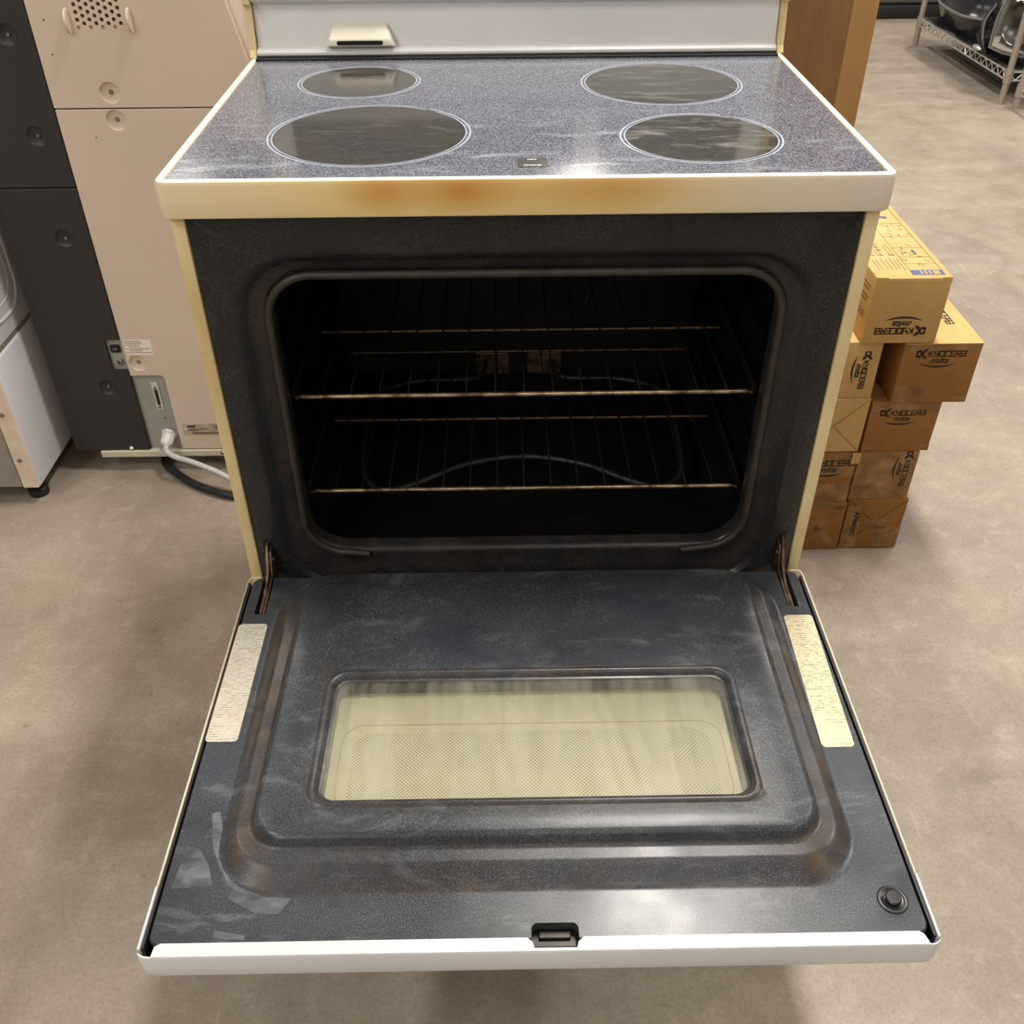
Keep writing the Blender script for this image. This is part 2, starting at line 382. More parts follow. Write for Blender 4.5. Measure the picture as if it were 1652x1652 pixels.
GREYP = simple('grey_metal_plate', (150, 152, 144), 0.45, var=0.05); LGREY = simple('light_grey_plastic', (196, 196, 190), 0.4); PALE = simple('pale_skirt', (196, 190, 166), 0.5)
LABEL = simple('white_paper_label', (232, 224, 216), 0.5, var=0.02); INK = simple('dark_ink', (60, 52, 46), 0.6); PLATE = simple('worn_rating_plate', (176, 160, 142), 0.4, var=0.12, scale=60)
APPL = simple('white_appliance_enamel', (206, 208, 216), 0.24, var=0.03, scale=5); APPLG = simple('grey_appliance_panel', (150, 146, 136), 0.35, 0.3)
RUBBER = simple('black_rubber', (24, 24, 25), 0.45, var=0.2)
CARD = mk_card('yellow_cardboard', (180, 146, 94), (198, 164, 110)); CARD2 = mk_card('brown_cardboard', (132, 92, 48), (152, 108, 62)); CARD3 = mk_card('tall_carton_board', (124, 90, 56), (142, 106, 68)); CARDIN = mk_card('carton_end_board', (150, 114, 72), (166, 130, 86))
TAPE = mk_tape(); BOXINK = simple('black_box_print', (38, 28, 18), 0.6); BLUEINK = simple('blue_box_print', (62, 78, 116), 0.6); CREASE = simple('crease_shadow_line', (120, 84, 36), 0.8)
CHROME = simple('chrome_wire', (226, 226, 224), 0.3, 0.75, var=0.1); DECK = simple('dull_deck_wire', (96, 94, 90), 0.4, 0.6); POST = simple('grey_post', (168, 160, 148), 0.4, 0.5)
BPLAST = simple('black_plastic', (22, 22, 24), 0.35, var=0.15); GPLAST = simple('charcoal_painted_plastic', (34, 35, 39), 0.22, var=0.1); LENS = mk_lens(); BOWL = simple('dark_chrome_bowl', (96, 96, 92), 0.2, 0.9, var=0.3); RED = simple('red_lens', (170, 20, 40), 0.2)
FARG = simple('far_grey_paint', (86, 84, 84), 0.3); WALL = simple('painted_block_wall', (176, 172, 164), 0.8, var=0.05, scale=2); CEIL = simple('white_ceiling', (204, 202, 196), 0.85, var=0.03, scale=2)

# ------------------------------------------------------------------ the hall
def slab(name, a, mat, nx=1):
    bm = NB(); box(bm, *a); return tag(fin(bm, name, mat), kind='structure')
slab('floor', (-6.5, 8.5, -5.5, 9.5, -0.12, 0.0), FLOOR)
slab('ceiling', (-6.5, 8.5, -5.5, 9.5, 3.6, 3.7), CEIL)
slab('wall_back', (-6.5, 8.5, 9.5, 9.6, 0, 3.6), WALL)
slab('wall_front', (-6.5, 8.5, -5.6, -5.5, 0, 3.6), WALL)
slab('wall_left', (-6.6, -6.5, -5.5, 9.5, 0, 3.6), WALL)
slab('wall_right', (8.5, 8.6, -5.5, 9.5, 0, 3.6), WALL)
LTUBE = mk_tube()
def lamps():
    first = None
    rowname = {-2.3: 'left', 0.55: 'middle', 3.2: 'right'}; nth = ['nearest the front wall', 'second from the front wall', 'third from the front wall', 'second from the back wall', 'nearest the back wall']
    for i, (x, y, w) in enumerate(LAMPS):
        t = thing('ceiling_lamp', (x, y, LAMP_Z), 'white two-tube ceiling lamp of the %s row, %s' % (rowname[x], nth[i % 5]), 'lamp', 'ceiling lamps')
        if first is None:
            bm = NB(); box(bm, x-0.17, x+0.17, y-0.62, y+0.62, LAMP_Z+0.06, LAMP_Z+0.12, 0.008); h = fin(bm, 'housing', WHITE, t)
            first = [h]
            for s in (-1, 1):
                bm = NB(); tube(bm, [(x+s*0.085, y-0.58, LAMP_Z+0.035), (x+s*0.085, y+0.58, LAMP_Z+0.035)], 0.013, 10); first.append(fin(bm, 'tube', LTUBE, t, 40))
                bm = NB(); tube(bm, [(x, y+s*0.5, LAMP_Z+0.12), (x, y+s*0.5, 3.6)], 0.004, 6); first.append(fin(bm, 'hanger_rod', STEEL, t))
            first.append(Vector((x, y, LAMP_Z)))
        else:
            d = Vector((x, y, LAMP_Z)) - first[-1]
            for o in first[:-1]: clone(o, t, WLOC[o.name]+d)
        ld = bpy.data.lights.new('lamp_light', 'AREA'); ld.shape = 'RECTANGLE'; ld.size = 0.30; ld.size_y = 1.2; ld.energy = w; ld.color = LAMP_COL
        lo = bpy.data.objects.new('lamp_light', ld); COL.objects.link(lo); lo.parent = t; lo.location = (0, 0, 0.0)
lamps()

# ------------------------------------------------------------------ electric range
ZD = 0.3923
RG = thing('electric_range', (0, 0.3, 0), 'white electric range with dark glass cooktop and its oven door open', 'stove')
def set_attr(o, name, fn):
    me = o.data; a = me.attributes.new(name, 'FLOAT', 'POINT'); c = WLOC[o.name]
    a.data.foreach_set('value', [fn(v.co + c) for v in me.vertices])
# body shell
for s in (-1, 1):
    bm = NB(); x0, x1 = sorted((s*0.3575, s*0.3725)); box(bm, x0, x1, 0.0, 0.60, 0.09, 0.8755, 0.0022)
    fin(bm, 'side_panel', SIDE, RG, 40)
bm = NB(); box(bm, -0.357, 0.357, 0.585, 0.60, 0.09, 0.8755); fin(bm, 'back_panel', STEEL, RG)
bm = NB(); box(bm, -0.357, 0.357, 0.03, 0.585, 0.09, 0.10); fin(bm, 'bottom_pan', STEEL, RG)
for sx in (-1, 1):
    for y in (0.06, 0.54):
        bm = NB(); lathe(bm, [(0.018, 0.0), (0.02, 0.004), (0.02, 0.014), (0.009, 0.018), (0.009, 0.09)], 14, Matrix.Translation((sx*0.32, y, 0))); fin(bm, 'levelling_foot', BLACK, RG, 40)
bm = NB(); box(bm, -0.355, 0.355, -0.012, 0.012, 0.10, 0.335, 0.006); box(bm, -0.30, 0.30, -0.03, -0.012, 0.31, 0.325, 0.004); fin(bm, 'storage_drawer', DOORWHITE, RG, 40)
# front frame around the oven opening
def vloop(hx, zb, zt, r, y, n=7): return [(u, y, v) for u, v in rr(-hx, hx, zb, zt, r, n)]
bm = NB()
loft(bm, [vloop(0.3565, 0.352, 0.8755, 0.002, 0.03), vloop(0.3565, 0.352, 0.8755, 0.002, 0.003), vloop(0.3545, 0.354, 0.874, 0.002, 0.0005),
          vloop(0.328, 0.3545, 0.8345, 0.078, 0.0005), vloop(0.322, 0.355, 0.829, 0.074, 0.002), vloop(0.315, 0.356, 0.823, 0.069, 0.008), vloop(0.309, 0.358, 0.819, 0.064, 0.0105),
          vloop(0.297, 0.403, 0.813, 0.058, 0.011), vloop(0.290, 0.409, 0.807, 0.052, 0.0125), vloop(0.287, 0.412, 0.804, 0.050, 0.018), vloop(0.286, 0.413, 0.803, 0.05, 0.032)], ring=True)
ff = fin(bm, 'front_frame', ENAMEL, RG, 50)
set_attr(ff, 'grime', lambda p: 0.25 if p.z < 0.41 and abs(p.x) < 0.3 else (0.35 if p.y > 0.009 else 0.05)); set_attr(ff, 'dust_sheen', lambda p: 0.1)
bm = NB()
loft(bm, [vloop(0.286, 0.413, 0.803, 0.05, 0.0325), vloop(0.288, 0.411, 0.805, 0.05, 0.036), vloop(0.302, 0.404, 0.82, 0.04, 0.05), vloop(0.302, 0.404, 0.82, 0.04, 0.475), vloop(0.295, 0.411, 0.813, 0.035, 0.49)], False, True)
for s in (-1, 1):        # rack ledges pressed into the side walls
    for z in (0.465, 0.54, 0.613, 0.69):
        tube(bm, [(s*0.3025, 0.06, z-0.006), (s*0.299, 0.075, z-0.006), (s*0.299, 0.45, z-0.006), (s*0.3025, 0.465, z-0.006)], 0.0075, 8)
fin(bm, 'oven_liner', LINER, RG, 40)
# gasket: hangs round three sides and stops below the corners
gp = []
for u, v in rr(-0.2885, 0.2885, 0.4105, 0.8055, 0.052, 8): gp.append((u, 0.006, v))
k = 18  # rr starts at right of top; re-order so that the open end is at the bottom
seq = [(-0.21, 0.0075, 0.4055)] + gp[18:27][::-1] + gp[9:18][::-1] + gp[0:9][::-1] + gp[27:36][::-1] + [(0.21, 0.0075, 0.4055)]
bm = NB(); tube(bm, seq, 0.0048, 8); fin(bm, 'door_gasket', GASK, RG, 60)
# heating rod on the oven floor with its end plate
EZ = 0.437
ep = bez([(-0.055, 0.48, EZ), (-0.07, 0.42, EZ), (-0.17, 0.41, EZ), (-0.232, 0.36, EZ), (-0.236, 0.2, EZ), (-0.224, 0.135, EZ), (-0.195, 0.108, EZ), (-0.15, 0.125, EZ), (-0.085, 0.168, EZ), (0.0, 0.188, EZ),
          (0.085, 0.168, EZ), (0.15, 0.125, EZ), (0.195, 0.108, EZ), (0.224, 0.135, EZ), (0.236, 0.2, EZ), (0.232, 0.36, EZ), (0.17, 0.41, EZ), (0.07, 0.42, EZ), (0.055, 0.48, EZ)], 6)
bm = NB(); tube(bm, ep, 0.0042, 8); be = fin(bm, 'bake_element', ELEM, RG, 60)
for sx in (-0.045, 0.045):
    bm = NB(); box(bm, sx-0.03, sx+0.03, 0.478, 0.487, 0.409, 0.452, 0.003); fin(bm, 'mounting_plate', HINGE, be)
bm = NB(); tube(bm, bez([(0.135, 0.45, 0.66), (0.12, 0.445, 0.61), (0.105, 0.43, 0.56), (0.10, 0.46, 0.53)], 6), 0.002, 6); fin(bm, 'thermostat_wire', ELEM, RG, 60)
# cooktop frame and glass
def hl(hx, y0, y1, r, z, n=6): return [(u, v, z) for u, v in rr(-hx, hx, y0, y1, r, n)]
bm = NB()
loft(bm, [hl(0.3715, -0.004, 0.597, 0.006, 0.8765), hl(0.3765, -0.010, 0.60, 0.011, 0.8760), hl(0.3778, -0.0113, 0.60, 0.012, 0.8768), hl(0.3786, -0.0121, 0.60, 0.013, 0.879), hl(0.379, -0.0125, 0.60, 0.013, 0.9105),
          hl(0.3775, -0.011, 0.60, 0.012, 0.9142), hl(0.375, -0.0085, 0.60, 0.010, 0.9155), hl(0.3715, -0.005, 0.60, 0.007, 0.9155), hl(0.3702, -0.0035, 0.597, 0.006, 0.9142), hl(0.3695, -0.003, 0.597, 0.006, 0.909), hl(0.3695, -0.003, 0.597, 0.006, 0.8765)], ring=True)
fin(bm, 'cooktop_frame', RIM, RG, 35)
bm = NB(); box(bm, -0.369, 0.369, -0.0025, 0.53, 0.9065, 0.9135, 0.0008, 1); gl = fin(bm, 'cooktop_glass', GTOP, RG)
bm = NB(); box(bm, -0.3705, 0.3705, 0.489, 0.502, 0.9136, 0.9162, 0.001); fin(bm, 'rear_seal', BLACK, RG)
GZ = 0.9136
def annulus(bm, cx, cy, r0, r1, a0, a1, z0, z1, n=72):
    m_ = max(6, int(n*(a1-a0)/(2*PI))); full = a1-a0 > 6.28
    L = []
    for i in range(m_ if full else m_+1):
        a = a0+(a1-a0)*i/m_; c, s = math.cos(a), math.sin(a)
        L.append([(cx+r0*c, cy+r0*s, z0), (cx+r1*c, cy+r1*s, z0), (cx+r1*c, cy+r1*s, z1), (cx+r0*c, cy+r0*s, z1)])
    loft(bm, L, not full, not full, ring=full)
for cx, cy, r, mt in ((-0.1745, 0.146, 0.1155, BURN), (-0.211, 0.372, 0.081, BURN), (0.185, 0.351, 0.105, BURN2), (0.1985, 0.1205, 0.091, BURN2)):
    bm = NB(); lathe(bm, [(r-0.0065, GZ), (r-0.0065, GZ+0.0002)], 72, Matrix.Translation((cx, cy, 0))); z = fin(bm, 'burner_zone', mt, RG)
    bm = NB(); annulus(bm, cx, cy, r-0.0020, r, math.radians(66), math.radians(416), GZ, GZ+0.0003); annulus(bm, cx, cy, r-0.0064, r-0.0050, math.radians(58), math.radians(424-16), GZ, GZ+0.0003)
    fin(bm, 'printed_ring', PRINT, z)
bm = NB(); prism(bm, rr(-0.0085, 0.0235, 0.025, 0.055, 0.004), lambda u, v, t: (u, v, t), GZ, GZ+0.0002); hi = fin(bm, 'hot_surface_indicator', simple('indicator_window', (66, 66, 64), 0.15), RG)
bm = NB()
text_polys(bm, 'HOT', 0.0056, lambda u, v, t: (0.0072+u, 0.0495+v*0.9, t), GZ+0.0004, sx=0.85, bold=0.0001)
text_polys(bm, 'CHAUD', 0.0056, lambda u, v, t: (0.0072+u, 0.0312+v*0.9, t), GZ+0.0004, sx=0.95, bold=0.0001)
fin(bm, 'hot_lettering', WPRINT, hi)
# backguard
prof = [(0.503, 0.9163), (0.5005, 0.9185), (0.5005, 0.9215), (0.5025, 0.9242), (0.507, 0.926), (0.5115, 0.9285), (0.513, 0.933), (0.519, 0.981), (0.517, 0.984), (0.507, 0.986), (0.504, 0.989), (0.504, 0.995), (0.522, 1.095), (0.527, 1.104), (0.536, 1.108), (0.598, 1.108), (0.60, 1.10), (0.60, 0.9163)]
bm = NB(); loft(bm, [[(-0.3695, y, z) for y, z in prof], [(0.3695, y, z) for y, z in prof]], True, True); bg = fin(bm, 'backguard', WHITE, RG, 35)
for s in (-1, 1):
    bm = NB(); x0, x1 = sorted((s*0.3705, s*0.3795))
    p2 = [(0.498, 0.916), (0.503, 0.925), (0.511, 0.978), (0.499, 0.984), (0.499, 0.996), (0.517, 1.098), (0.524, 1.11), (0.535, 1.113), (0.601, 1.113), (0.602, 0.916)]
    loft(bm, [[(x0, y, z) for y, z in p2], [(x1, y, z) for y, z in p2]], True, True); fin(bm, 'end_cap', SIDE, bg)
for x0, x1 in ((-0.335, 0.086), (0.125, 0.335)):
    bm = NB(); q = [(0.5040, 1.000), (0.5198, 1.088), (0.5188, 1.088), (0.5028, 1.000)]
    loft(bm, [[(x0, y, z) for y, z in q], [(x1, y, z) for y, z in q]], True, True); fin(bm, 'control_glass', DKGLASS, bg)
bm = NB()
def wl(x0, x1, pts): return pts
def vsec(x, k): # wedge section, k = shrink at the ends
    return [(x, 0.5175, 0.9575-0.004*k), (x, 0.513-0.001, 0.9585-0.004*k), (x, 0.494+0.004*k, 0.9415-0.002*k), (x, 0.4925+0.004*k, 0.939), (x, 0.4935+0.004*k, 0.9315), (x, 0.4965, 0.9298), (x, 0.516, 0.9298)]
def vx(x, z): # narrower at the top
    c = -0.2215; t = (z-0.93)/0.0285; return c+(x-c)*(1-0.2*t)
secs = [[(vx(p[0], p[2]), p[1], p[2]) for p in vsec(x, k)] for x, k in ((-0.2695, 1), (-0.2675, 0.3), (-0.2645, 0), (-0.1785, 0), (-0.1755, 0.3), (-0.1735, 1))]
loft(bm, secs, True, True); vc = fin(bm, 'oven_vent_cover', CREAM2, bg, 40)
bm = NB(); prism(bm, rr(-0.254, -0.189, 0.9325, 0.9382, 0.0028), lambda u, v, t: (u, t+0.0+(0.9382-v)*0.12, v), 0.4915, 0.4935); fin(bm, 'vent_slot', BLACK, vc)

# ---- oven door, lying open
YF = -0.541
bm = NB(); zt, zb = ZD+0.0005, ZD-0.036
box(bm, -0.366, 0.366, YF+0.004, -0.022, zb, zb+0.0012)
# end face with rounded lower edge
pr = [(YF+0.012, zb), (YF+0.004, zb+0.001), (YF+0.001, zb+0.004), (YF, zb+0.010), (YF, zt-0.002), (YF+0.0008, zt-0.0005), (YF+0.002, zt), (YF+0.002, zt-0.004), (YF+0.003, zb+0.01), (YF+0.012, zb+0.0012)]
loft(bm, [[(x, y+dy, z) for y, z in pr] for x, dy in ((-0.3685, 0.010), (-0.367, 0.004), (-0.362, 0.001), (-0.355, 0), (0.355, 0), (0.362, 0.001), (0.367, 0.004), (0.3685, 0.010))], True, True)
for s in (-1, 1):      # white side returns next to the handle end
    x0, x1 = sorted((s*0.3665, s*0.3690)); box(bm, x0, x1, -0.532, -0.468, zb, zt, 0.0006, 1)
dr = fin(bm, 'oven_door', DOORWHITE, RG, 35)
bm = NB()              # folded-over top flange with the latch notch
NX0, NX1 = -0.0085, 0.0375
prism(bm, [(-0.354, YF+0.0012), (NX0+0.004, YF+0.0012), (NX0+0.002, -0.5315), (NX0-0.003, -0.527), (-0.348, -0.527), (-0.353, -0.530)], lambda u, v, t: (u, v, t), ZD-0.0002, ZD+0.0012)
prism(bm, [(NX1-0.004, YF+0.0012), (0.357, YF+0.0012), (0.354, -0.530), (0.350, -0.527), (NX1+0.003, -0.527), (NX1-0.002, -0.5315)], lambda u, v, t: (u, v, t), ZD-0.0002, ZD+0.0012)
prism(bm, [(NX0+0.003, YF+0.0012), (NX1-0.003, YF+0.0012), (NX1-0.003, YF+0.004), (NX0+0.003, YF+0.004)], lambda u, v, t: (u, v, t), ZD-0.0002, ZD+0.0011)
fin(bm, 'top_flange', DOORWHITE, dr)
for s in (-1, 1):
    bm = NB(); x0, x1 = sorted((s*0.3660, s*0.3680)); box(bm, x0, x1, -0.468, -0.030, zb, ZD+0.0012, 0.0008, 1)
    pth = [(s*0.367, -0.032, ZD), (s*0.3662, -0.0265, ZD), (s*0.363, -0.0235, ZD), (s*0.352, -0.0228, ZD)]
    tube(bm, pth, 0.0011, 6); fin(bm, 'side_trim', CREAM, dr, 40)
def dl(hx, yb, yf, r, dz, n=8): return [(u, v, ZD+dz) for u, v in rr(-hx, hx, yf, yb, r, n)]
DL = [(.3612, -.0235, -.5285, .012, -.012), (.3612, -.0235, -.5285, .012, -.002), (.3598, -.0250, -.5270, .011, 0), (.340, -.0285, -.500, .05, 0), (.321, -.0310, -.4830, .062, 0), (.3175, -.0325, -.4790, .060, .0003), (.3135, -.0345, -.4735, .057, .0030),
      (.3055, -.0375, -.4620, .051, .0105), (.3020, -.039, -.4575, .048, .0132), (.2985, -.0405, -.4540, .046, .0142), (.2890, -.043, -.4440, .040, .0140), (.2865, -.044, -.4415, .039, .0148), (.2845, -.0452, -.4390, .037, .0175), (.2828, -.0465, -.4365, .036, .0235), (.2805, -.048, -.4335, .034, .0268), (.2770, -.0505, -.4300, .031, .0282),
      (.255, -.14, -.416, .028, .0285), (.2380, -.2125, -.4085, .024, .0282), (.2330, -.2175, -.4035, .022, .0280), (.2315, -.2190, -.4020, .021, .0292), (.2295, -.2210, -.4000, .020, .0305), (.2270, -.2235, -.3975, .019, .0305), (.2248, -.2257, -.3955, .018, .0290), (.2232, -.2272, -.3940, .017, .0260), (.2218, -.2286, -.3926, .016, .0236), (.2195, -.2310, -.3905, .015, .0230),
      (.2190, -.2315, -.3900, .015, .018), (.2190, -.2315, -.3900, .015, .004), (.2190, -.2315, -.3900, .015, -.006), (.2210, -.2295, -.392, .015, -.012)]
bm = NB(); loft(bm, [dl(*a) for a in DL], ring=True)
cb = NB()
for s in (-1, 1):
    x0, x1 = sorted((s*0.3335, s*0.3475)); box(cb, x0, x1, -0.0925, -0.026, ZD-0.05, ZD+0.05)
prism(cb, rr(NX0+0.001, NX1-0.001, -0.55, -0.5125, 0.006), lambda u, v, t: (u, v, t), ZD-0.05, ZD+0.05)
bm = cut(bm, cb)
ip = fin(bm, 'inner_panel', ENAMEL, dr, 38)
def grime(p):
    h = p.z-ZD
    g = 0.0
    if 0.0025 < h < 0.020: g = 0.85 if abs(p.x) > 0.262 else 0.3
    if abs(p.y+0.479) < 0.002 and abs(p.x) < 0.27: g = 0.6
    if h > 0.0225 and abs(p.x) < 0.2345 and -0.4048 < p.y < -0.2162: g = max(g, 0.55)
    return g
set_attr(ip, 'grime', grime)
set_attr(ip, 'dust_sheen', lambda p: 1.0 if abs(p.x) > 0.285 and p.y < -0.28 else 0.8)
bm = NB(); box(bm, -0.3655, 0.3655, -0.5365, -0.0245, ZD-0.0345, ZD-0.027); fin(bm, 'shade_insulation_pad', BLACK, dr)  # door insulation, coloured black so the corner gaps look shaded
for s in (-1, 1):
    bm = NB(); x0, x1 = sorted((s*0.3634, s*0.3658)); box(bm, x0, x1, -0.53, -0.032, ZD-0.0268, ZD-0.0015); fin(bm, 'gap_shade_strip', RUBBER, dr)  # black strips put in for the dark gap beside the trim
bm = NB(); box(bm, NX0-0.002, NX1+0.002, -0.528, -0.511, ZD-0.016, ZD-0.014); box(bm, NX0+0.008, NX1-0.008, -0.522, -0.514, ZD-0.014, ZD-0.0105, 0.001); fin(bm, 'latch_pocket', simple('brown_black_steel', (40, 34, 28), 0.4, 0.4, var=0.3), dr)
for s in (-1, 1):
    bm = NB(); x0, x1 = sorted((s*0.330, s*0.351)); box(bm, x0, x1, -0.10, -0.023, ZD-0.0268, ZD-0.0262); box(bm, x0, x1, -0.10, -0.0985, ZD-0.0262, ZD-0.0125); fin(bm, 'hinge_pocket', BLACK, dr)
    # hinge: twin blades rising out of the slot to the body
    bm = NB()
    for xo, w in ((0.3415, 0.0016), (0.3375, 0.0014)):
        xc = s*xo; po = [(-0.088, ZD-0.020), (-0.088, ZD-0.004), (-0.045, ZD-0.002), (-0.022, ZD+0.012), (-0.006, ZD+0.040), (0.004, ZD+0.043), (0.010, ZD+0.036), (0.010, ZD-0.015), (-0.02, ZD-0.024)]
        if xo < 0.34: po = [(y if y < -0.02 else y-0.003, z if z < ZD+0.01 else z-0.008) for y, z in po]
        loft(bm, [[(xc-w, y, z) for y, z in po], [(xc+w, y, z) for y, z in po]], True, True)
    cyl(bm, (s*0.3395, -0.008, ZD+0.020), (1, 0, 0), 0.0035, -0.006, 0.006, 12)
    hg = fin(bm, 'hinge', HINGE, dr, 30)
# slots in the body behind the hinges
for s in (-1, 1):
    bm = NB(); x0, x1 = sorted((s*0.3345, s*0.3465)); box(bm, x0, x1, 0.0, 0.0012, 0.372, 0.440, 0.0); fin(bm, 'hinge_slot', BLACK, RG)
# window
bm = NB(); prism(bm, rr(-0.2195, 0.2195, -0.3905, -0.231, 0.015, 8), lambda u, v, t: (u, v, t), ZD+0.0195, ZD+0.0225); fin(bm, 'window_pane', PANE, dr)
bm = NB(); prism(bm, rr(-0.2205, 0.2205, -0.392, -0.2295, 0.015, 8), lambda u, v, t: (u, v, t), ZD+0.0025, ZD+0.0035); fin(bm, 'window_back', INNER, dr)
bm = NB(); prism(bm, rr(-0.1965, 0.1965, -0.3905, -0.2895, 0.022, 8), lambda u, v, t: (u, v, t), ZD+0.0036, ZD+0.0041); fin(bm, 'dotted_screen', DOTS, dr)
bm = NB(); fl = [(u, v, ZD+0.0036) for u, v in rr(-0.2095, 0.2095, -0.389, -0.2785, 0.024, 6)]
tube(bm, fl, 0.0005, 4, closed=True); fin(bm, 'screen_edge', simple('cream_shadow_bead', (170, 160, 132), 0.5), dr)
# labels, button, tape remains
def slabel(x0, x1, y0, y1, skew, mat, lab):
    bm = NB(); prism(bm, [(u+skew*((v-y0)/(y1-y0)-0.5), v) for u, v in rr(x0, x1, y0, y1, 0.005)], lambda u, v, t: (u, v, t), ZD+0.0001, ZD+0.0004)
    o = fin(bm, 'care_label', mat, dr); o['label'] = lab
    bm = NB()
    xs, xe = x0+0.003, x1-0.003
    for v in ((0.995, 0.85, 0.76, 0.60, 0.36, 0.03) if mat is STICK2 else (0.97, 0.78, 0.03)):
        y = y0+(y1-y0)*v; d = skew*(v-0.5); box(bm, xs+d, xe+d, y-0.0002-0.002, y+0.0002-0.002, ZD+0.00041, ZD+0.00048)
    rnd = random.Random(3 if mat is STICK else 5)
    for v in (0.91, 0.68, 0.30) if mat is STICK2 else (0.90, 0.66):
        for q in range(9):
            y = y0+(y1-y0)*v+rnd.uniform(-0.004, 0.004); x = (x0+x1)/2+rnd.uniform(-0.007, 0.009)+skew*(v-0.5); a = rnd.uniform(0, PI); l_ = rnd.uniform(0.001, 0.003)
            strokes(bm, [[(x, y), (x+l_*math.cos(a), y+l_*math.sin(a))]], 0.0005, lambda u, w, t: (u, w, t), ZD+0.00041, ZD+0.00048)
    fin(bm, 'printed_diagram', simple('faded_print', (150, 134, 104), 0.6), dr)
slabel(-0.3625, -0.3265, -0.2955, -0.1105, 0.0, STICK, 'worn silvery label with faded print')
slabel(0.3205, 0.3565, -0.3155, -0.1085, 0.006, STICK2, 'cream label with fine printed text')
bm = NB(); lathe(bm, [(0.0145, ZD), (0.0145, ZD+0.0008), (0.0135, ZD+0.0016), (0.0115, ZD+0.0016), (0.0105, ZD+0.0008), (0.0075, ZD+0.0008), (0.0075, ZD+0.0045), (0.0065, ZD+0.0055), (0.0, ZD+0.0056)], 28, Matrix.Translation((0.336, -0.4955, 0))); fin(bm, 'rubber_bumper', simple('dark_bumper', (30, 31, 34), 0.3), dr, 40)
def mk_resid():
    m = Mat('tape_residue'); tr = m.n('ShaderNodeBsdfTransparent')
    m.set(Base_Color=s2l((150, 154, 162)), Roughness=0.3)
    mx = m.n('ShaderNodeMixShader'); m.l(m.ramp(m.noise(30, 5, 0.6, stretch=(1, 2, 1), dist=0.3), [(0.3, 0.08), (0.75, 0.55)]), mx.inputs[0])
    m.l(tr.outputs[0], mx.inputs[1]); m.l(m.b.outputs[0], mx.inputs[2]); m.l(mx.outputs[0], m.t.nodes['Material Output'].inputs[0]); return m.m
TRES = mk_resid()
for poly in ([(-0.349, -0.425), (-0.335, -0.430), (-0.322, -0.448), (-0.314, -0.470), (-0.353, -0.472)], [(-0.325, -0.385), (-0.312, -0.425), (-0.290, -0.470), (-0.297, -0.472), (-0.322, -0.430), (-0.333, -0.388)], [(-0.298, -0.466), (-0.262, -0.482), (-0.235, -0.484), (-0.246, -0.500), (-0.268, -0.498), (-0.296, -0.483)], [(-0.302, -0.515), (-0.272, -0.520), (-0.272, -0.5245), (-0.302, -0.5225)]):
    bm = NB(); prism(bm, poly, lambda u, v, t: (u, v, t), ZD, ZD+0.0003); fin(bm, 'tape_remnant', TRES, dr)

# ---- oven racks
def rack(z, label):
    t = thing('oven_rack', (0, 0.25, z), label, 'oven rack', 'wire racks in the oven')
    hx = 0.280
    for y, nm, r in ((0.062, 'front_bar', 0.0032), (0.245, 'cross_bar', 0.0024), (0.445, 'rear_bar', 0.0026)):
        bm = NB(); dz = -0.005 if nm == 'cross_bar' else 0.0
        tube(bm, [(-hx, y, z+dz), (hx, y, z+dz)], r, 8); fin(bm, nm, RACK if nm == 'front_bar' else DIM, t, 60)
    for s in (-1, 1):
        bm = NB(); tube(bm, bez([(s*hx, 0.062, z), (s*(hx+0.012), 0.075, z), (s*(hx+0.013), 0.25, z), (s*(hx+0.012), 0.435, z), (s*hx, 0.445, z)], 4), 0.003, 8); fin(bm, 'side_bar', WIRE, t, 60)
    bm = NB(); x = -0.2555; tube(bm, [(x, 0.060, z-0.003), (x, 0.066, z+0.0015), (x, 0.44, z+0.0015), (x, 0.449, z-0.002)], 0.0012, 6); w0 = fin(bm, 'wire', WIRE, t, 60)
    for i in range(1, 15): clone(w0, t, WLOC[w0.name]+Vector((i*0.0365, 0, 0)))
rack(0.619, 'browned chrome wire rack in the oven, upper one')
rack(0.472, 'browned chrome wire rack in the oven, lower one above the heating rod')

# ------------------------------------------------------------------ beige and black office machine, seen from behind
YP = 0.79
CP = thing('office_machine', (-0.70, 1.08, 0), 'tall beige and black office machine with vent holes, seen from its back', 'machine')
def dish(cb, x, z, r=0.018): ball(cb, (x, YP-0.0004, z), r, 0.0068, r, 28)
def screw(x, z, mat=None, dy=0.0058):
    bm = NB(); q = Matrix.Translation((x, YP+dy, z)) @ Vector((0,0,1)).rotation_difference(Vector((0,-1,0))).to_matrix().to_4x4()
    lathe(bm, [(0.0042, -0.002), (0.0042, 0.0008), (0.003, 0.0024), (0.0, 0.0028)], 12, q); fin(bm, 'screw', mat or STEEL, CP, 40)
bm = NB(); box(bm, -0.965, -0.40, YP+0.012, 1.38, 0.055, 1.12, 0.004); fin(bm, 'body', BEIGE, CP, 40)
def panel(name, mat, x0, x1, z0, z1, cutters, poly=None, t=0.0115):
    bm = NB()
    if poly: prism(bm, poly, lambda u, v, w: (u, w, v), YP, YP+t)
    else: box(bm, x0, x1, YP, YP+t, z0, z1, 0.0012, 1)
    if cutters:
        cb = NB(); cutters(cb); bm = cut(bm, cb)
    return fin(bm, name, mat, CP, 30)
VENT = [(-0.7255+0.0202*c+(0.0101 if r % 2 else 0), 0.9005+0.0058*r) for r in range(0, 13) for c in range(4)]
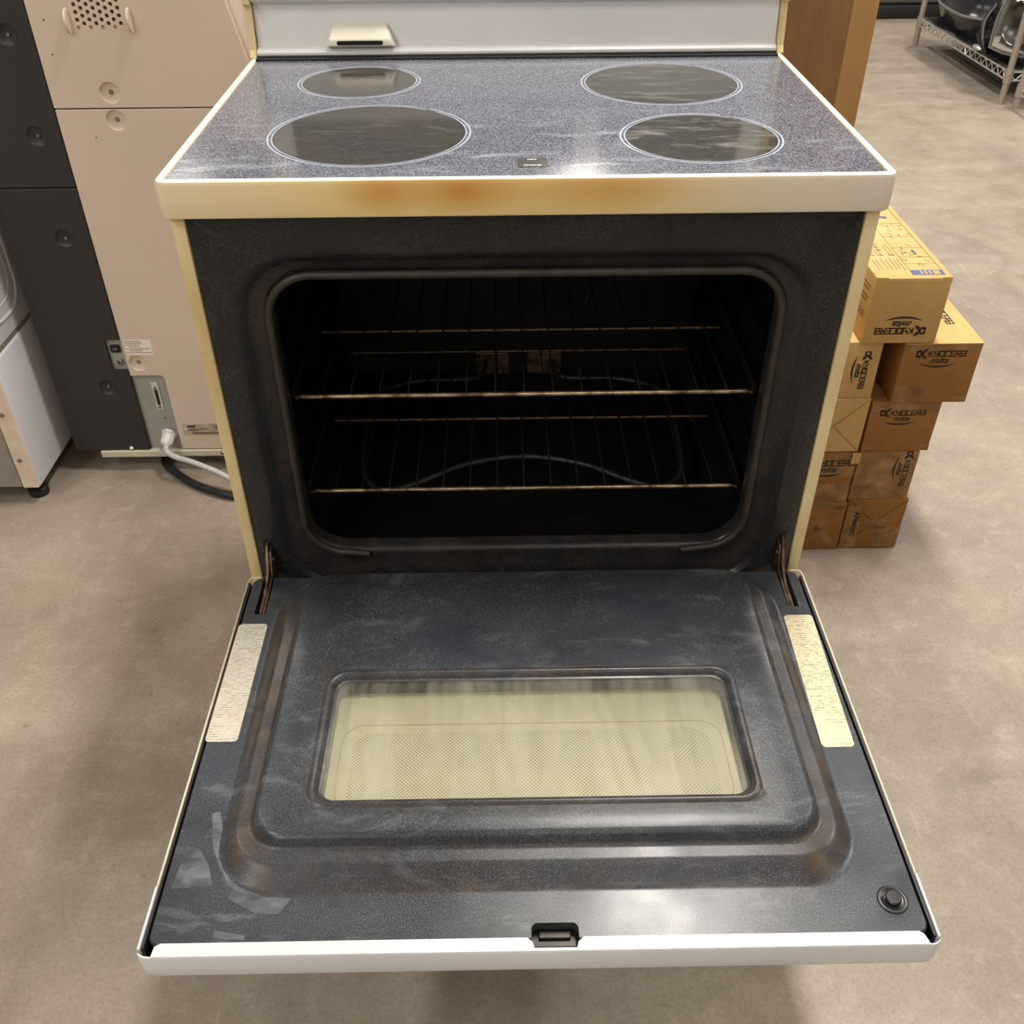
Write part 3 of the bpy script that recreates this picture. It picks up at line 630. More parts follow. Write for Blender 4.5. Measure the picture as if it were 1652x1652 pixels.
def c_up(cb):
    for i, (x, z) in enumerate(VENT): cyl(cb, (x, YP, z), (0, 1, 0), 0.0034, -0.03, 0.03 if i > 3 else 0.004, 12)
    dish(cb, -0.701, 0.797)
    for x, z in ((-0.781, 0.912), (-0.782, 0.859)): cyl(cb, (x, YP, z), (0, 1, 0), 0.0016, -0.03, 0.03, 8)
panel('upper_back_panel', BEIGE, 0, 0, 0, 0, c_up, [(-0.8045, 0.7725), (-0.4505, 0.7725), (-0.4505, 0.828), (-0.478, 0.945), (-0.50, 1.11), (-0.8045, 1.11)])
bm = NB(); box(bm, -0.74, -0.63, YP+0.0118, YP+0.0135, 0.895, 1.03); fin(bm, 'vent_backing', BLACK, CP)
def c_lo(cb):
    dish(cb, -0.702, 0.751); dish(cb, -0.7815, 0.268); cyl(cb, (-0.745, YP, 0.722), (0, 1, 0), 0.0016, -0.03, 0.03, 8)
    prism(cb, [(-0.83, 0.0), (-0.7345, 0.0), (-0.7345, 0.06)] + [(-0.7445+0.01*math.cos(a*PI/12), 0.229+0.01*math.sin(a*PI/12)) for a in range(7)] + [(-0.83, 0.239)], lambda u, v, w: (u, w, v), YP-0.02, YP+0.03)
panel('lower_back_panel', BEIGE, -0.8045, -0.4505, 0.0535, 0.7695, c_lo)
bm = NB(); box(bm, -0.447, -0.405, YP+0.009, YP+0.02, 0.06, 1.11, 0.002); fin(bm, 'corner_post', BEIGE, CP)
def c_du(cb): dish(cb, -0.849, 0.89); dish(cb, -0.849, 0.725)
panel('upper_black_panel', CHAR, -0.9685, -0.8060, 0.6335, 1.11, c_du)
def c_dl(cb):
    dish(cb, -0.854, 0.536); dish(cb, -0.858, 0.211)
    prism(cb, [(-0.79, 0.3215), (-0.833, 0.3215), (-0.8375, 0.317)]+[(-0.8305+0.007*math.cos(PI+a*PI/12), 0.258+0.007*math.sin(PI+a*PI/12)) for a in range(7)]+[(-0.79, 0.251)], lambda u, v, w: (u, w, v), YP-0.02, YP+0.03)
panel('lower_black_panel', CHAR, -0.9685, -0.8060, 0.0525, 0.6315, c_dl)
for x, z in ((-0.701, 0.797), (-0.702, 0.751), (-0.7815, 0.268)): screw(x, z)
for x, z in ((-0.849, 0.89), (-0.849, 0.725), (-0.854, 0.536), (-0.858, 0.211)): screw(x, z)
bm = NB(); box(bm, -0.915, -0.4505, YP-0.004, YP+0.011, 0.036, 0.0515, 0.001, 1); fin(bm, 'base_skirt', PALE, CP)
screw(-0.846, 0.058, LABEL, -0.001); screw(-0.648, 0.045, STEEL, -0.005)
for s in (-0.741, -0.638):       # two pressed hooks beside the vent
    bm = NB(); L = []
    for z, d in ((0.930, 0.0), (0.927, 0.008), (0.915, 0.014), (0.903, 0.014), (0.894, 0.008), (0.891, 0.0)):
        L.append([(s-0.0025, YP+0.001, z), (s-0.002, YP-d, z), (s+0.002, YP-d, z), (s+0.0025, YP+0.001, z)])
    loft(bm, L, True, True); fin(bm, 'hook', BEIGE, CP, 50)
# connector recess
bm = NB(); box(bm, -0.806, -0.734, YP+0.0090, YP+0.0118, 0.052, 0.2395); rc = fin(bm, 'connector_plate', GREYP, CP)
bm = NB(); box(bm, -0.7700, -0.7550, YP+0.0065, YP+0.0092, 0.150, 0.2185, 0.0008, 1); pt = fin(bm, 'port_plate', LGREY, rc)
bm = NB(); box(bm, -0.7655, -0.7595, YP+0.0045, YP+0.007, 0.164, 0.200, 0.001, 1); fin(bm, 'port', BLACK, pt)
for z in (0.205, 0.159):
    bm = NB(); cyl(bm, (-0.7625, YP+0.0065, z), (0, -1, 0), 0.003, 0, 0.004, 10); fin(bm, 'port_bolt', STEEL, pt)
bm = NB(); cyl(bm, (-0.7595, YP+0.009, 0.130), (0, -1, 0), 0.002, 0, 0.002, 10); fin(bm, 'plate_screw', STEEL, rc)
bm = NB(); q = Matrix.Translation((-0.758, YP+0.010, 0.089)) @ Vector((0,0,1)).rotation_difference(Vector((-0.1,-1,-0.35)).normalized()).to_matrix().to_4x4()
lathe(bm, [(0.0165, 0.0), (0.0165, 0.006), (0.013, 0.008), (0.0135, 0.010), (0.0135, 0.026), (0.011, 0.031), (0.008, 0.034), (0.0, 0.034)], 8, q); gd = fin(bm, 'cable_gland', simple('white_gland', (214, 212, 204), 0.4), rc, 30)
bm = NB(); tube(bm, bez([(-0.7605, YP-0.018, 0.080), (-0.757, YP-0.034, 0.071), (-0.737, YP-0.046, 0.064), (-0.70, YP-0.055, 0.056), (-0.65, YP-0.07, 0.042), (-0.60, YP-0.09, 0.026), (-0.55, YP-0.10, 0.0105), (-0.50, YP-0.105, 0.0075), (-0.44, YP-0.10, 0.0075)], 8), 0.0062, 10); fin(bm, 'grey_cable', simple('grey_cable', (176, 176, 172), 0.4), CP, 60)
# switch plate, caution label, rating plate
bm = NB(); box(bm, -0.842, -0.803, YP+0.0075, YP+0.0118, 0.2475, 0.324); sp = fin(bm, 'switch_plate', GREYP, CP)
bm = NB(); box(bm, -0.8315, -0.812, YP+0.003, YP+0.008, 0.291, 0.308, 0.001, 1); sw = fin(bm, 'rocker_switch', BLACK, sp)
bm = NB(); text_polys(bm, 'I O', 0.006, lambda u, v, w: (-0.8217+u, w, 0.2995+v), YP+0.0028); fin(bm, 'switch_marks', WPRINT, sw)
bm = NB(); q = Matrix.Translation((-0.8185, YP+0.0075, 0.2685)) @ Vector((0,0,1)).rotation_difference(Vector((0,-1,0))).to_matrix().to_4x4()
lathe(bm, [(0.0065, 0), (0.0065, 0.004), (0.0048, 0.005), (0.0042, 0.002), (0.0, 0.002)], 20, q); fin(bm, 'socket', STEEL, sp, 40)
bm = NB(); box(bm, -0.7985, -0.7445, YP-0.0004, YP+0.0002, 0.2875, 0.3215); lb = fin(bm, 'caution_label', LABEL, CP)
bm = NB(); rnd = random.Random(11)
for i, (ind, ln) in enumerate(((0, 0.62), (0, 0.68), (0, 0.56), (0.004, 0.58), (0, 0.92), (0.004, 0.6), (0, 0.95))):
    z = 0.3185-i*0.0043; x = -0.7965+ind; e = -0.797+ln*0.052
    if not ind: box(bm, x, x+0.0018, YP-0.0006, YP-0.0004, z-0.0009, z+0.0009)
    x += 0.0026
    while x < e:
        w = rnd.uniform(0.002, 0.006); box(bm, x, min(e, x+w), YP-0.0006, YP-0.0004, z-0.0006, z+0.0006); x += w+0.0007
fin(bm, 'printed_lines', INK, lb)
bm = NB(); box(bm, -0.7225, -0.6075, YP-0.0006, YP+0.0002, 0.090, 0.1185); rp = fin(bm, 'rating_plate', PLATE, CP)
bm = NB(); box(bm, -0.713, -0.695, YP-0.0009, YP-0.0006, 0.1095, 0.1145)
for z, x0, x1 in ((0.1055, -0.713, -0.668), (0.102, -0.713, -0.69), (0.1125, -0.655, -0.622), (0.1085, -0.655, -0.61), (0.105, -0.655, -0.63), (0.096, -0.705, -0.612), (0.0935, -0.700, -0.612)): box(bm, x0, x1, YP-0.0009, YP-0.0006, z-0.0007, z+0.0007)
fin(bm, 'plate_print', INK, rp)
bm = NB(); cyl(bm, (-0.7185, YP-0.0006, 0.105), (0, -1, 0), 0.003, 0, 0.0012, 12); fin(bm, 'plate_rivet', LGREY, rp)
for x in (-0.90, -0.47):
    for y in (0.90, 1.30):
        bm = NB(); cyl(bm, (x, y, 0.025), (1, 0, 0), 0.025, -0.012, 0.012, 20); box(bm, x-0.016, x+0.016, y-0.012, y+0.012, 0.03, 0.056, 0.003); fin(bm, 'caster', RUBBER, CP, 40)
# black power cord on the floor
bm = NB(); tube(bm, bez([(-0.80, 0.93, 0.012), (-0.80, 0.86, 0.009), (-0.785, 0.80, 0.009), (-0.755, 0.765, 0.009), (-0.71, 0.725, 0.009), (-0.66, 0.695, 0.009), (-0.61, 0.675, 0.009), (-0.52, 0.66, 0.009), (-0.44, 0.66, 0.009)], 8), 0.0085, 10)
tag(fin(bm, 'power_cord', RUBBER, None, 60), 'thick black power cord snaking over the floor from under the office machine', 'cable')

# ------------------------------------------------------------------ white appliance at the left edge
AP = thing('white_appliance', (-1.31, 0.99, 0), 'white metal appliance with an embossed side panel beside the black panel', 'appliance')
AX, AY = -1.006, 0.672
bm = NB(); box(bm, -1.60, AX-0.004, AY+0.006, 1.28, 0.045, 0.90, 0.004); fin(bm, 'cabinet', APPLG, AP, 40)
bm = NB(); box(bm, AX-0.012, AX, AY, 1.285, 0.040, 0.338, 0.006, 3); fin(bm, 'lower_side_panel', APPL, AP, 40)
bm = NB(); box(bm, AX-0.012, AX-0.001, AY, 1.285, 0.3465, 0.905, 0.006, 3)
us = fin(bm, 'upper_side_panel', APPL, AP, 40)
for k, (a, b, c, d, r) in enumerate(((0.700, 0.848, 0.386, 0.86, 0.055), (0.700, 0.828, 0.412, 0.84, 0.05))):
    bm = NB(); tube(bm, [(AX-0.002, u, v) for u, v in rr(a, b, c, d, r, 8)], 0.0045 if k == 0 else 0.0025, 8, closed=True); fin(bm, 'embossed_bead', APPL, us, 60)
bm = NB(); box(bm, AX-0.036, AX-0.003, AY-0.0035, AY+0.008, 0.041, 0.902, 0.0015, 1); st = fin(bm, 'corner_strip', simple('pinkish_white_strip', (214, 196, 176), 0.45), AP)
for z in (0.112, 0.222, 0.42):
    bm = NB(); cyl(bm, (AX-0.022, AY-0.0035, z), (0, -1, 0), 0.0042, 0, 0.003, 12); fin(bm, 'strip_screw', STEEL, st, 40)
bm = NB(); box(bm, -1.59, AX-0.038, AY-0.0015, AY+0.008, 0.042, 0.90, 0.002); fin(bm, 'front_panel', APPLG, AP)
for x in (AX-0.028, -1.56):
    for y in (AY+0.035, 1.25):
        bm = NB(); lathe(bm, [(0.020, 0), (0.021, 0.006), (0.021, 0.016), (0.010, 0.022), (0.010, 0.047)], 16, Matrix.Translation((x, y, 0))); fin(bm, 'foot', RUBBER, AP, 40)

# ------------------------------------------------------------------ stacked cardboard boxes
KY = {'K': [[(0, 0), (0, 1)], [(.72, 1), (.2, .5), (.78, 0)]], 'Y': [[(0, 1), (0, .5), (.8, .5)], [(.8, 1), (.8, 0), (.12, 0)]], 'O': [[(0, 0), (0, 1), (.8, 1), (.8, 0), (0, 0)]],
      'C': [[(.8, 1), (0, 1), (0, 0), (.8, 0)]], 'E': [[(.8, 1), (0, 1), (0, 0), (.8, 0)], [(0, .5), (.75, .5)]], 'R': [[(0, 0), (0, 1), (.8, 1), (.8, .52), (.3, .52), (.8, 0)]], 'A': [[(.05, 1), (.8, 1), (.8, 0), (0, 0), (0, .5), (.8, .5)]]}
def logo(parent, c, w, ang, y, ink=None, face='front', zc=None, weight=1.0):
    """flat print: clover mark, squared capitals, italic word and a crescent. c=(x,z) centre, w=width of the print, ang in quarter turns"""
    ca, sa = math.cos(ang), math.sin(ang)
    if face == 'front': to3 = lambda u, v, t: (c[0]+u*ca-v*sa, y-t, c[1]+u*sa+v*ca)
    elif face == 'left': to3 = lambda u, v, t: (y-t, c[0]-(u*ca-v*sa), c[1]+u*sa+v*ca)
    else: to3 = lambda u, v, t: (c[0]+u*ca-v*sa, c[1]+u*sa+v*ca, y+t)
    k = w/9.6; t0, t1 = 0.0, 0.0003
    bm = NB(); x = -2.60
    for ch in 'KYOCERA':
        strokes(bm, [[((x+px*0.92)*k, (0.25+py*1.08)*k) for px, py in L] for L in KY[ch]], 0.21*k*weight, to3, t0, t1); x += 1.03
    fin(bm, 'brand_lettering', ink or BOXINK, parent)
    bm = NB(); mx, my, q = -3.85*k, 0.80*k, 0.98*k
    strokes(bm, [[(mx+px*q, my+py*q) for px, py in L] for L in ([(-1, -.5), (-1, .5), (-.45, .6), (0, 0), (-.45, -.6), (-1, -.5)],)], 0.32*k, to3, t0, t1)
    for s in (1, -1): prism(bm, [(mx+px*q, my+s*py*q) for px, py in ([(-.1, .2), (.0, .8), (.5, 1.05), (1.05, 1.1), (.8, .55), (.35, .15)][::s])], to3, t0, t1)
    fin(bm, 'clover_mark', ink or BOXINK, parent)
    bm = NB(); text_polys(bm, 'mita', 1.75*k, lambda u, v, t: to3(u-0.35*k, v-0.62*k, t), t1, 0.35, 0.05*k, sx=1.12); fin(bm, 'italic_lettering', ink or BOXINK, parent)
    bm = NB(); n = 16; lo = []; hi = []
    for i in range(n+1):
        a = -1+2*i/n; lo.append((a*3.5*k-0.5*k, (-2.15+0.85*a*a)*k)); hi.append((a*3.5*k-0.5*k, (-1.72+0.42*a*a)*k))
    prism(bm, lo+hi[::-1][1:-1], to3, t0, t1); fin(bm, 'crescent_mark', ink or BOXINK, parent)
def cbox(x0, x1, y0, y1, z0, z1, mat, label):
    bm = NB(); box(bm, x0, x1, y0, y1, z0, z1, 0.0015, 2)
    for v in bm.verts: v.co += Vector((mnoise.noise(v.co*9), 0, mnoise.noise(v.co*9+Vector((5,5,5)))*0.4))*0.0012
    b = fin(bm, 'cardboard_box', mat, None, 30, origin=((x0+x1)/2, (y0+y1)/2, z0)); return tag(b, label, 'box', 'stacked cardboard boxes')
def tape(b, poly, y, nm='packing_tape', mat=None, t=0.0003):
    bm = NB(); prism(bm, poly, lambda u, v, w: (u, w, v), y-t, y); return fin(bm, nm, mat or TAPE, b)
def rect(x0, x1, z0, z1): return [(x0, z0), (x1, z0), (x1, z1), (x0, z1)]
def flaps(b, x0, x1, z0, z1, y, mat, g=0.0009, dep=0.0022, cx=None, cz=None):
    """four triangular end flaps meeting in the middle of the box end"""
    cx = cx if cx is not None else (x0+x1)/2; cz = cz if cz is not None else (z0+z1)/2
    C = [(x0, z0), (x1, z0), (x1, z1), (x0, z1)]
    for i in range(4):
        a, d = C[i], C[(i+1) % 4]; mx, mz = (a[0]+d[0]+cx)/3, (a[1]+d[1]+cz)/3
        tri = []
        for px, pz in (a, d, (cx, cz)):
            l_ = math.hypot(px-mx, pz-mz); f = 1-g*2.2/l_; tri.append((mx+(px-mx)*f, mz+(pz-mz)*f))
        bm = NB(); prism(bm, tri, lambda u, v, w: (u, w, v), y-dep, y+0.0002); fin(bm, 'end_flap', mat, b)
BD = 0.41
YB = 0.485
B1L = cbox(0.520, 0.6335, YB-0.004, YB+BD, 0.0, 0.1165, CARD2, 'brown box with crossed glossy tape, bottom of the stack next to the range')
B1R = cbox(0.6365, 0.7515, YB, YB+BD, 0.0, 0.1215, CARD2, 'brown box stamped with an upright code and folded end flaps, bottom outer one')
B2L = cbox(0.515, 0.6300, YB-0.002, YB+BD, 0.1170, 0.2325, CARD2, 'dull brown taped box with logo, second from the floor, next to the range')
B2R = cbox(0.6335, 0.7455, YB, YB+BD, 0.1220, 0.2325, CARD2, 'greyish box under clear film with a sideways logo, second from the floor')
B3L = cbox(0.512, 0.6290, YB, YB+BD, 0.2330, 0.3475, CARD, 'plain tan box with triangular end flaps and no print, beside the range')
B3R = cbox(0.6335, 0.7580, YB, YB+BD, 0.2330, 0.3390, CARD2, 'brown taped box with an upright logo, third from the floor, outer side')
B4L = cbox(0.512, 0.6265, YB, YB+BD, 0.3480, 0.4590, CARD, 'tan box with logo turned sideways, beside the range below the topmost box')
B4R = cbox(0.6620, 0.7960, YB-0.004, YB+BD-0.02, 0.3395, 0.4560, CARD2, 'brown box, top painted as lit, sticking out furthest at the right of the stack')
B5 = cbox(0.5840, 0.7095, YB-0.006, YB+0.44, 0.4595, 0.5790, CARD, 'tan box with upside-down logo, topmost of the stack')
fy = YB-0.0001
logo(B2L, (0.581, 0.200), 0.100, 0, YB-0.0024); logo(B3R, (0.695, 0.309), 0.084, 0, fy-0.0003); logo(B4R, (0.7305, 0.430), 0.088, 0, YB-0.0044)
logo(B4L, (0.597, 0.402), 0.076, -PI/2, fy-0.0003); logo(B5, (0.642, 0.490), 0.088, PI, YB-0.0064, weight=1.1); logo(B2R, (0.721, 0.190), 0.080, -PI/2, fy-0.0003)
LOGOTOP = logo
# top of the outer box painted paler as lit, with a logo on it
bm = NB(); box(bm, 0.6625, 0.7965, YB-0.006, YB+BD-0.02, 0.4561, 0.4580, 0.0006, 1); lid = fin(bm, 'lit_top_panel', CARD, B4R)
logo(B4R, (0.755, 0.60), 0.11, -PI/2, 0.4581, face='top')
flaps(B3L, 0.5135, 0.6275, 0.2345, 0.346, YB, CARD); flaps(B1R, 0.638, 0.750, 0.0015, 0.120, YB, CARD2, cz=0.066)
bm = NB(); text_polys(bm, 'A786010C', 0.0125, lambda u, v, w: (0.657+v, w, 0.062-u), YB-0.0026, bold=0.0004, sx=1.1); fin(bm, 'stamped_code', BOXINK, B1R)
# packing tape and its loose ends
for b, y, polys in ((B1L, YB-0.0041, [rect(0.55, 0.633, 0.102, 0.116), [(0.56, 0.030), (0.575, 0.030), (0.633, 0.108), (0.614, 0.108)], [(0.555, 0.075), (0.567, 0.082), (0.633, 0.012), (0.62, 0.004)]]),
                    (B1R, YB-0.0023, [rect(0.6375, 0.668, 0.002, 0.105), rect(0.70, 0.7505, 0.004, 0.055), rect(0.672, 0.72, 0.05, 0.074)]),
                    (B2L, YB-0.0021, [rect(0.53, 0.6295, 0.118, 0.160), rect(0.53, 0.6295, 0.178, 0.231)]),
                    (B2R, YB-0.0001, [rect(0.634, 0.745, 0.1225, 0.150), rect(0.634, 0.745, 0.1515, 0.231)]),
                    (B3R, YB-0.0001, [rect(0.634, 0.7575, 0.318, 0.338), rect(0.634, 0.650, 0.234, 0.248), rect(0.74, 0.7575, 0.234, 0.249)]),
                    (B4R, YB-0.0041, [rect(0.663, 0.7955, 0.440, 0.4555), rect(0.663, 0.720, 0.341, 0.3745), rect(0.77, 0.7955, 0.340, 0.351)])):
    for p in polys: tape(b, p, y)
bm = NB(); box(bm, 0.618, 0.6345, YB-0.0065, YB-0.0045, 0.2095, 0.232, 0.0004, 1); fin(bm, 'tape_end', CARD, B2L)
# tuck slot and printed top of the topmost box
TZ = 0.5790
bm = NB(); box(bm, 0.604, 0.692, YB-0.0078, YB-0.0058, 0.5715, 0.5785, 0.0005, 1); fin(bm, 'tuck_flap', mk_card('pale_tuck_flap', (206, 174, 120), (220, 190, 136)), B5)
t3 = lambda u, v, t: (u, v, t)
bm = NB(); prism(bm, rect(0.6470, 0.6995, YB+0.003, YB+0.022), t3, TZ, TZ+0.0003); bb = fin(bm, 'blue_print_band', BLUEINK, B5)
bm = NB()
for x in (0.662, 0.669, 0.676, 0.683, 0.6865, 0.690): prism(bm, rect(x, x+0.003, YB+0.006, YB+0.0185), t3, TZ+0.0003, TZ+0.0005)
fin(bm, 'pale_band_marks', CARD, B5)
bm = NB()
strokes(bm, [[(0.6470, YB+0.003), (0.6470, YB+0.35)], [(0.6995, YB+0.003), (0.6995, YB+0.43)]], 0.0008, t3, TZ, TZ+0.0003)
for v in (0.048, 0.075, 0.115, 0.165, 0.225, 0.30): strokes(bm, [[(0.6470, YB+v), (0.6995, YB+v)]], 0.0008, t3, TZ, TZ+0.0003)
rnd = random.Random(4)
for i in range(34):
    v = YB+rnd.uniform(0.03, 0.34); u = rnd.uniform(0.652, 0.694); a = rnd.choice((0.1, 1.4, 2.2, 0.5)); l_ = rnd.uniform(0.004, 0.012)
    u1 = min(0.698, max(0.648, u+l_*math.cos(a)))
    strokes(bm, [[(u, v), (u1, v+l_*math.sin(a))]], 0.0012, t3, TZ, TZ+0.0003)
for j, x in enumerate((0.598, 0.604, 0.613, 0.620, 0.628, 0.634, 0.640)):
    for q, (a, b_) in enumerate(((0.022, 0.07), (0.08, 0.13))):
        if (j+q) % 3 == 2 and q: continue
        strokes(bm, [[(x, YB+a+0.003*(j % 3)), (x, YB+b_-0.004*(j % 2))]], 0.0009, t3, TZ, TZ+0.0003)
for x, v in ((0.600, 0.085), (0.600, 0.097), (0.600, 0.11), (0.615, 0.085), (0.618, 0.107), (0.618, 0.12), (0.618, 0.132), (0.633, 0.085)): strokes(bm, [[(x, YB+v), (x+0.006, YB+v-0.002)]], 0.0028, t3, TZ, TZ+0.0003)
fin(bm, 'printed_instructions', BOXINK, B5)
bm = NB()
for p in ([(0.650, 0.245), (0.666, 0.252), (0.682, 0.247), (0.682, 0.258), (0.666, 0.262), (0.650, 0.275)], [(0.677, 0.088), (0.682, 0.088), (0.680, 0.105), (0.676, 0.105)], [(0.648, 0.315), (0.676, 0.312), (0.676, 0.316), (0.648, 0.32)]): prism(bm, [(u, YB+v) for u, v in p], t3, TZ, TZ+0.0003)
fin(bm, 'blue_printed_figures', BLUEINK, B5)
bm = NB()
for v0, v1, z in ((0.495, 0.62, 0.556), (0.50, 0.60, 0.549), (0.495, 0.63, 0.536), (0.50, 0.58, 0.529), (0.495, 0.60, 0.508), (0.50, 0.60, 0.501)):
    box(bm, 0.5833, 0.5836, v0, v1, z-0.0012, z+0.0012)
fin(bm, 'side_print', simple('faded_box_print', (112, 78, 40), 0.7), B5)

# ------------------------------------------------------------------ tall carton behind the range
YC, XL, XR = 1.10, 0.667, 0.715
TC = thing('tall_carton', (0.69, 1.25, 0), 'tall brown cardboard carton standing upright behind the range', 'carton')
bm = NB(); box(bm, XL, XL+0.004, YC+0.001, YC+0.52, 0.0, 1.35, 0.001, 1); fin(bm, 'side_board', CARD3, TC)
bm = NB(); box(bm, XL, XR+0.002, YC-0.003, YC+0.001, 0.0, 1.35, 0.001, 1); fin(bm, 'end_board', CARDIN, TC)
bm = NB(); box(bm, XR-0.002, XR+0.002, YC+0.001, YC+0.52, 0.0, 1.35, 0.001, 1); fin(bm, 'side_board', CARD3, TC)
bm = NB(); box(bm, XL, XR+0.002, YC+0.52, YC+0.524, 0.0, 1.35, 0.001, 1); fin(bm, 'end_board', CARD3, TC)
bm = NB(); box(bm, XL, XR+0.002, YC-0.003, YC+0.524, 1.35, 1.354); fin(bm, 'top_board', CARD3, TC)

# ------------------------------------------------------------------ wire shelving and the car parts on it
def shelf(x0, x1, y0, y1, zt, h, label, zs):
    t = thing('wire_shelf', ((x0+x1)/2, (y0+y1)/2, 0), label, 'shelf', 'chrome wire shelving')
    for x in (x0, x1):
        for y in (y0, y1):
            bm = NB(); tube(bm, [(x, y, 0.0), (x, y, h)], 0.0145, 12); tube(bm, [(x, y, zt-0.045), (x, y, zt+0.01)], 0.019, 12); fin(bm, 'post', POST, t, 60)
    for z in zs:
        for (ax, ay), (bx, by) in (((x0, y0), (x0, y1)), ((x1, y0), (x1, y1)), ((x0, y0), (x1, y0)), ((x0, y1), (x1, y1))):
            bm = NB()
            for dz in (0, -0.036): tube(bm, [(ax, ay, z+dz), (bx, by, z+dz)], 0.0042, 6)
            L = math.hypot(bx-ax, by-ay); n = int(L/0.032)
            tube(bm, [(ax+(bx-ax)*i/n, ay+(by-ay)*i/n, z-(0.036 if i % 2 else 0)) for i in range(n+1)], 0.0032, 5); fin(bm, 'shelf_rail', CHROME, t, 60)
        n = int((y1-y0)/0.028)
        bm = NB(); tube(bm, [(x0, y0+0.02, z+0.003), (x1, y0+0.02, z+0.003)], 0.002, 5); w0 = fin(bm, 'deck_wire', DECK, t)
        for i in range(1, n): clone(w0, t, WLOC[w0.name]+Vector((0, (y1-y0-0.04)*i/n, 0)))
    return t
shelf(2.250, 2.72, 3.585, 4.72, 0.135, 1.7, 'chrome wire shelving unit with black car parts on its low shelf', (0.135,))
shelf(2.285, 2.75, 2.36, 3.510, 0.095, 1.7, 'chrome wire shelving unit nearest the range, at the right edge', (0.095,))
# added black sheet for the dark load on the deck and its solid shadow
bm = NB(); L = []
for i in range(23):
    a = i/22; y = 3.625+1.06*a; row = []
    top = [(2.262+0.010*math.sin(a*21)+0.42*k/10, 0.1432+0.004*abs(math.sin(a*9+k))) for k in range(11)]
    L.append([(x, y, z) for x, z in top]+[(x, y, 0.1404) for x, z in top[::-1]])
loft(bm, L, True, True); tag(fin(bm, 'deck_shadow_sheet', BPLAST, None, 40), 'flat black sheet added under the car parts to make the shadow of the shelf solid', 'car part')
# bumper cover: long curved charcoal shell
BP = thing('car_bumper', (2.45, 4.35, 0.14), 'large charcoal car bumper cover lying on the wire shelf', 'car part')
bm = NB(); L = []
secs = [(0.02, 0.14), (0.0, 0.19), (-0.03, 0.235), (-0.005, 0.25), (0.02, 0.30), (0.05, 0.40), (0.10, 0.47), (0.18, 0.50), (0.185, 0.485), (0.11, 0.455), (0.065, 0.39), (0.035, 0.30), (0.01, 0.26), (0.0, 0.235), (0.015, 0.19), (0.035, 0.14)]
for i in range(17):
    a = i/16; y = 4.06+0.66*a; bow = 0.06*(1-math.sin(PI*min(1, a*1.1+0.02))**0.6)+0.22*max(0, 0.18-a)/0.18*0.4
    L.append([(2.27+dx+bow, y, z) for dx, z in secs])
loft(bm, L, True, True); bo = fin(bm, 'bumper_shell', GPLAST, BP, 40)
bm = NB(); tube(bm, [(2.238+0.06*(1-math.sin(PI*min(1, (i/16)*1.1+0.02))**0.6)+0.22*max(0, 0.18-i/16)/0.18*0.4, 4.06+0.66*i/16, 0.237) for i in range(17)], 0.006, 6); fin(bm, 'bumper_ridge', simple('ridge_grey', (120, 118, 116), 0.3), BP, 60)
# wheel-arch liner: a folded black plastic lump
FL = thing('arch_liner', (2.36, 3.88, 0.14), 'folded black plastic car panel between the bumper and the headlight', 'car part')
bm = NB(); L = []
for i in range(15):
    a = i/14; y = 3.86+0.18*a; s = math.sin(PI*(0.12+0.8*a)); row = []
    for k in range(18):
        t = 2*PI*k/18; rad = 1+0.18*math.sin(3*t+a*5)+0.10*math.sin(5*t-a*7)
        row.append((2.37+0.13*s*rad*math.cos(t), y+0.01*math.sin(t*2), max(0.1405, 0.142+0.11*s+0.11*s*rad*math.sin(t))))
    L.append(row)
loft(bm, L, True, True); fin(bm, 'folded_panel', BPLAST, FL, 50)
bm = NB(); tube(bm, bez([(2.235, 3.84, 0.15), (2.22, 3.87, 0.20), (2.24, 3.94, 0.26), (2.30, 4.0, 0.32)], 5), 0.012, 8); fin(bm, 'moulded_rib', BPLAST, FL, 60)
bm = NB(); ball(bm, (2.235, 3.93, 0.155), 0.018, 0.045, 0.012, 12); fin(bm, 'bracket', CHROME, FL, 60)
# headlight
HL = thing('car_headlight', (2.32, 3.66, 0.14), 'car headlight unit with clear lens and chrome bowls on the wire shelf', 'car part')
hc = Vector((2.32, 3.68, 0.30)); nrm = Vector((-0.75, -0.62, 0.22)).normalized(); ux = Vector((0,0,1)).cross(nrm).normalized(); uz = nrm.cross(ux)
def hp(u, v, w): return tuple(hc+ux*u+uz*v+nrm*w)
out = [(-0.13, -0.11), (-0.05, -0.125), (0.06, -0.12), (0.14, -0.08), (0.16, 0.0), (0.15, 0.10), (0.09, 0.15), (-0.03, 0.16), (-0.11, 0.12), (-0.14, 0.02)]
ol = [tuple(p) for p in [v[:2] for v in bez([(a, b, 0) for a, b in out+out[:1]], 4)][:-1]]
bm = NB(); loft(bm, [[hp(u*s, v*s, w) for u, v in ol] for s, w in ((0.55, -0.16), (0.9, -0.10), (1.03, -0.02), (1.04, 0.0), (0.96, 0.0), (0.90, -0.06))], True, True); fin(bm, 'housing', BPLAST, HL, 40)
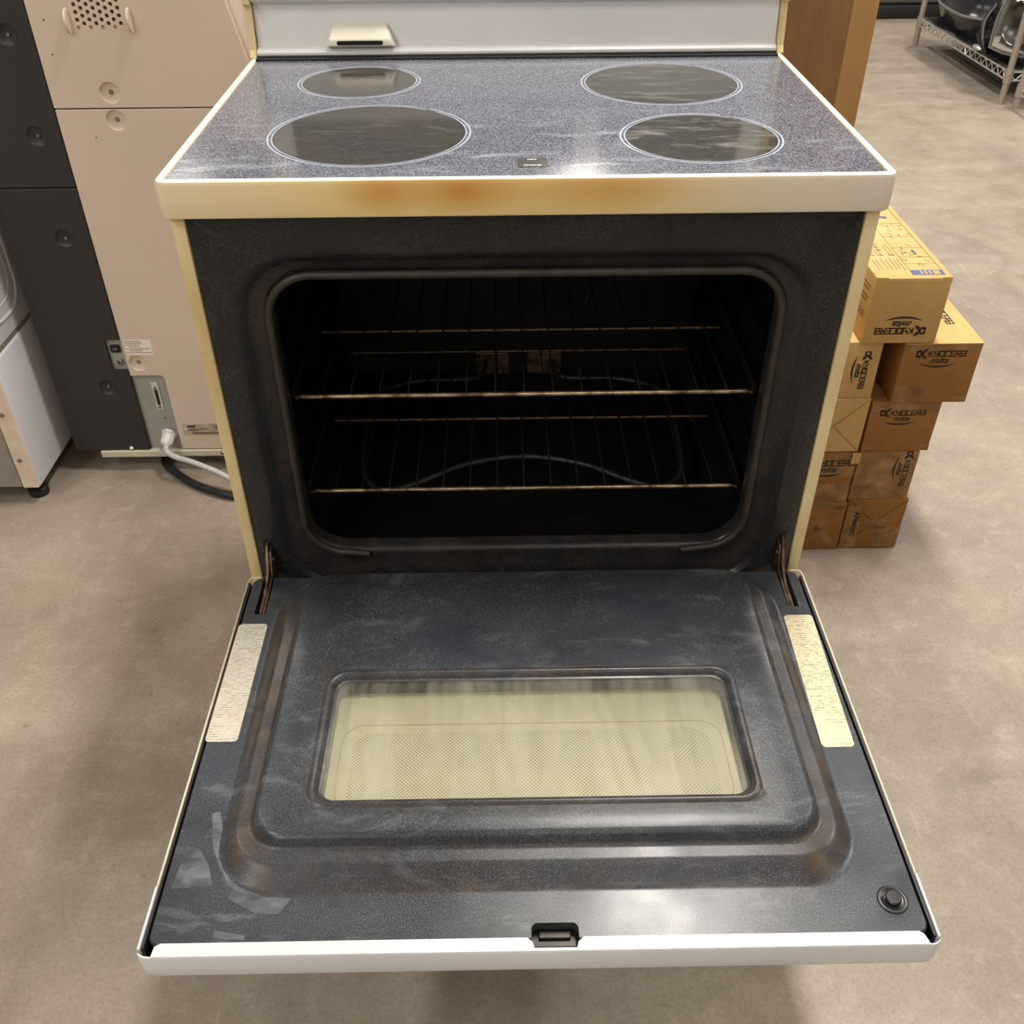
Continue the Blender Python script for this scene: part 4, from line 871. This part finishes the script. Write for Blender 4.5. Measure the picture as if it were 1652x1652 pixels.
bm = NB(); loft(bm, [[hp(u*s, v*s, w) for u, v in ol] for s, w in ((1.04, 0.001), (1.045, 0.012), (0.99, 0.016), (0.97, 0.004))], ring=True); fin(bm, 'lens_rim', simple('milky_rim', (120, 120, 112), 0.2), HL, 40)
bm = NB(); loft(bm, [[hp(u*s, v*s, w) for u, v in ol] for s, w in ((0.98, 0.008), (0.85, 0.03), (0.5, 0.045), (0.15, 0.05))], False, True); fin(bm, 'lens', LENS, HL, 60)
for u, v, r in ((-0.035, -0.01, 0.075), (0.085, 0.02, 0.055)):
    bm = NB(); lathe(bm, [(r, 0.0), (r*1.08, 0.004), (r*1.08, -0.004), (r*0.8, -0.03), (r*0.35, -0.05), (0.012, -0.05), (0.012, -0.02), (0.0, -0.018)], 24, Matrix.Translation(hp(u, v, -0.008)) @ Vector((0,0,1)).rotation_difference(nrm).to_matrix().to_4x4()); fin(bm, 'reflector_bowl', BOWL, HL, 60)
bm = NB(); prism(bm, rect(-0.06, -0.02, 0.085, 0.12), lambda u, v, t: hp(u, v, t), 0.040, 0.0415); fin(bm, 'paper_sticker', LABEL, HL)
bm = NB(); b_ = hp(0.06, 0.05, -0.005); ball(bm, b_, 0.02, 0.014, 0.014, 10); fin(bm, 'red_marker', RED, HL, 60)
for o in (BP, FL, HL): o.location.z += 0.0075
# far dark grey box with a black base, standing for a vehicle's lower side
FC = thing('far_vehicle_side', (2.7, 5.75, 0), 'dark grey low box with black base, standing for a vehicle side behind the shelving', 'cabinet')
bm = NB(); box(bm, 1.95, 3.6, 5.42, 6.0, 0.075, 0.75, 0.02, 3); fin(bm, 'body', FARG, FC, 40)
bm = NB(); box(bm, 1.93, 3.62, 5.40, 6.02, 0.0, 0.075, 0.008); fin(bm, 'base_strip', BLACK, FC, 40)
bm = NB(); box(bm, 1.96, 3.59, 5.40, 5.425, 0.17, 0.19, 0.006); fin(bm, 'highlight_bar', simple('highlight_bar_grey', (140, 136, 134), 0.25), FC, 40)  # pale bar put in for a highlight line on the panel
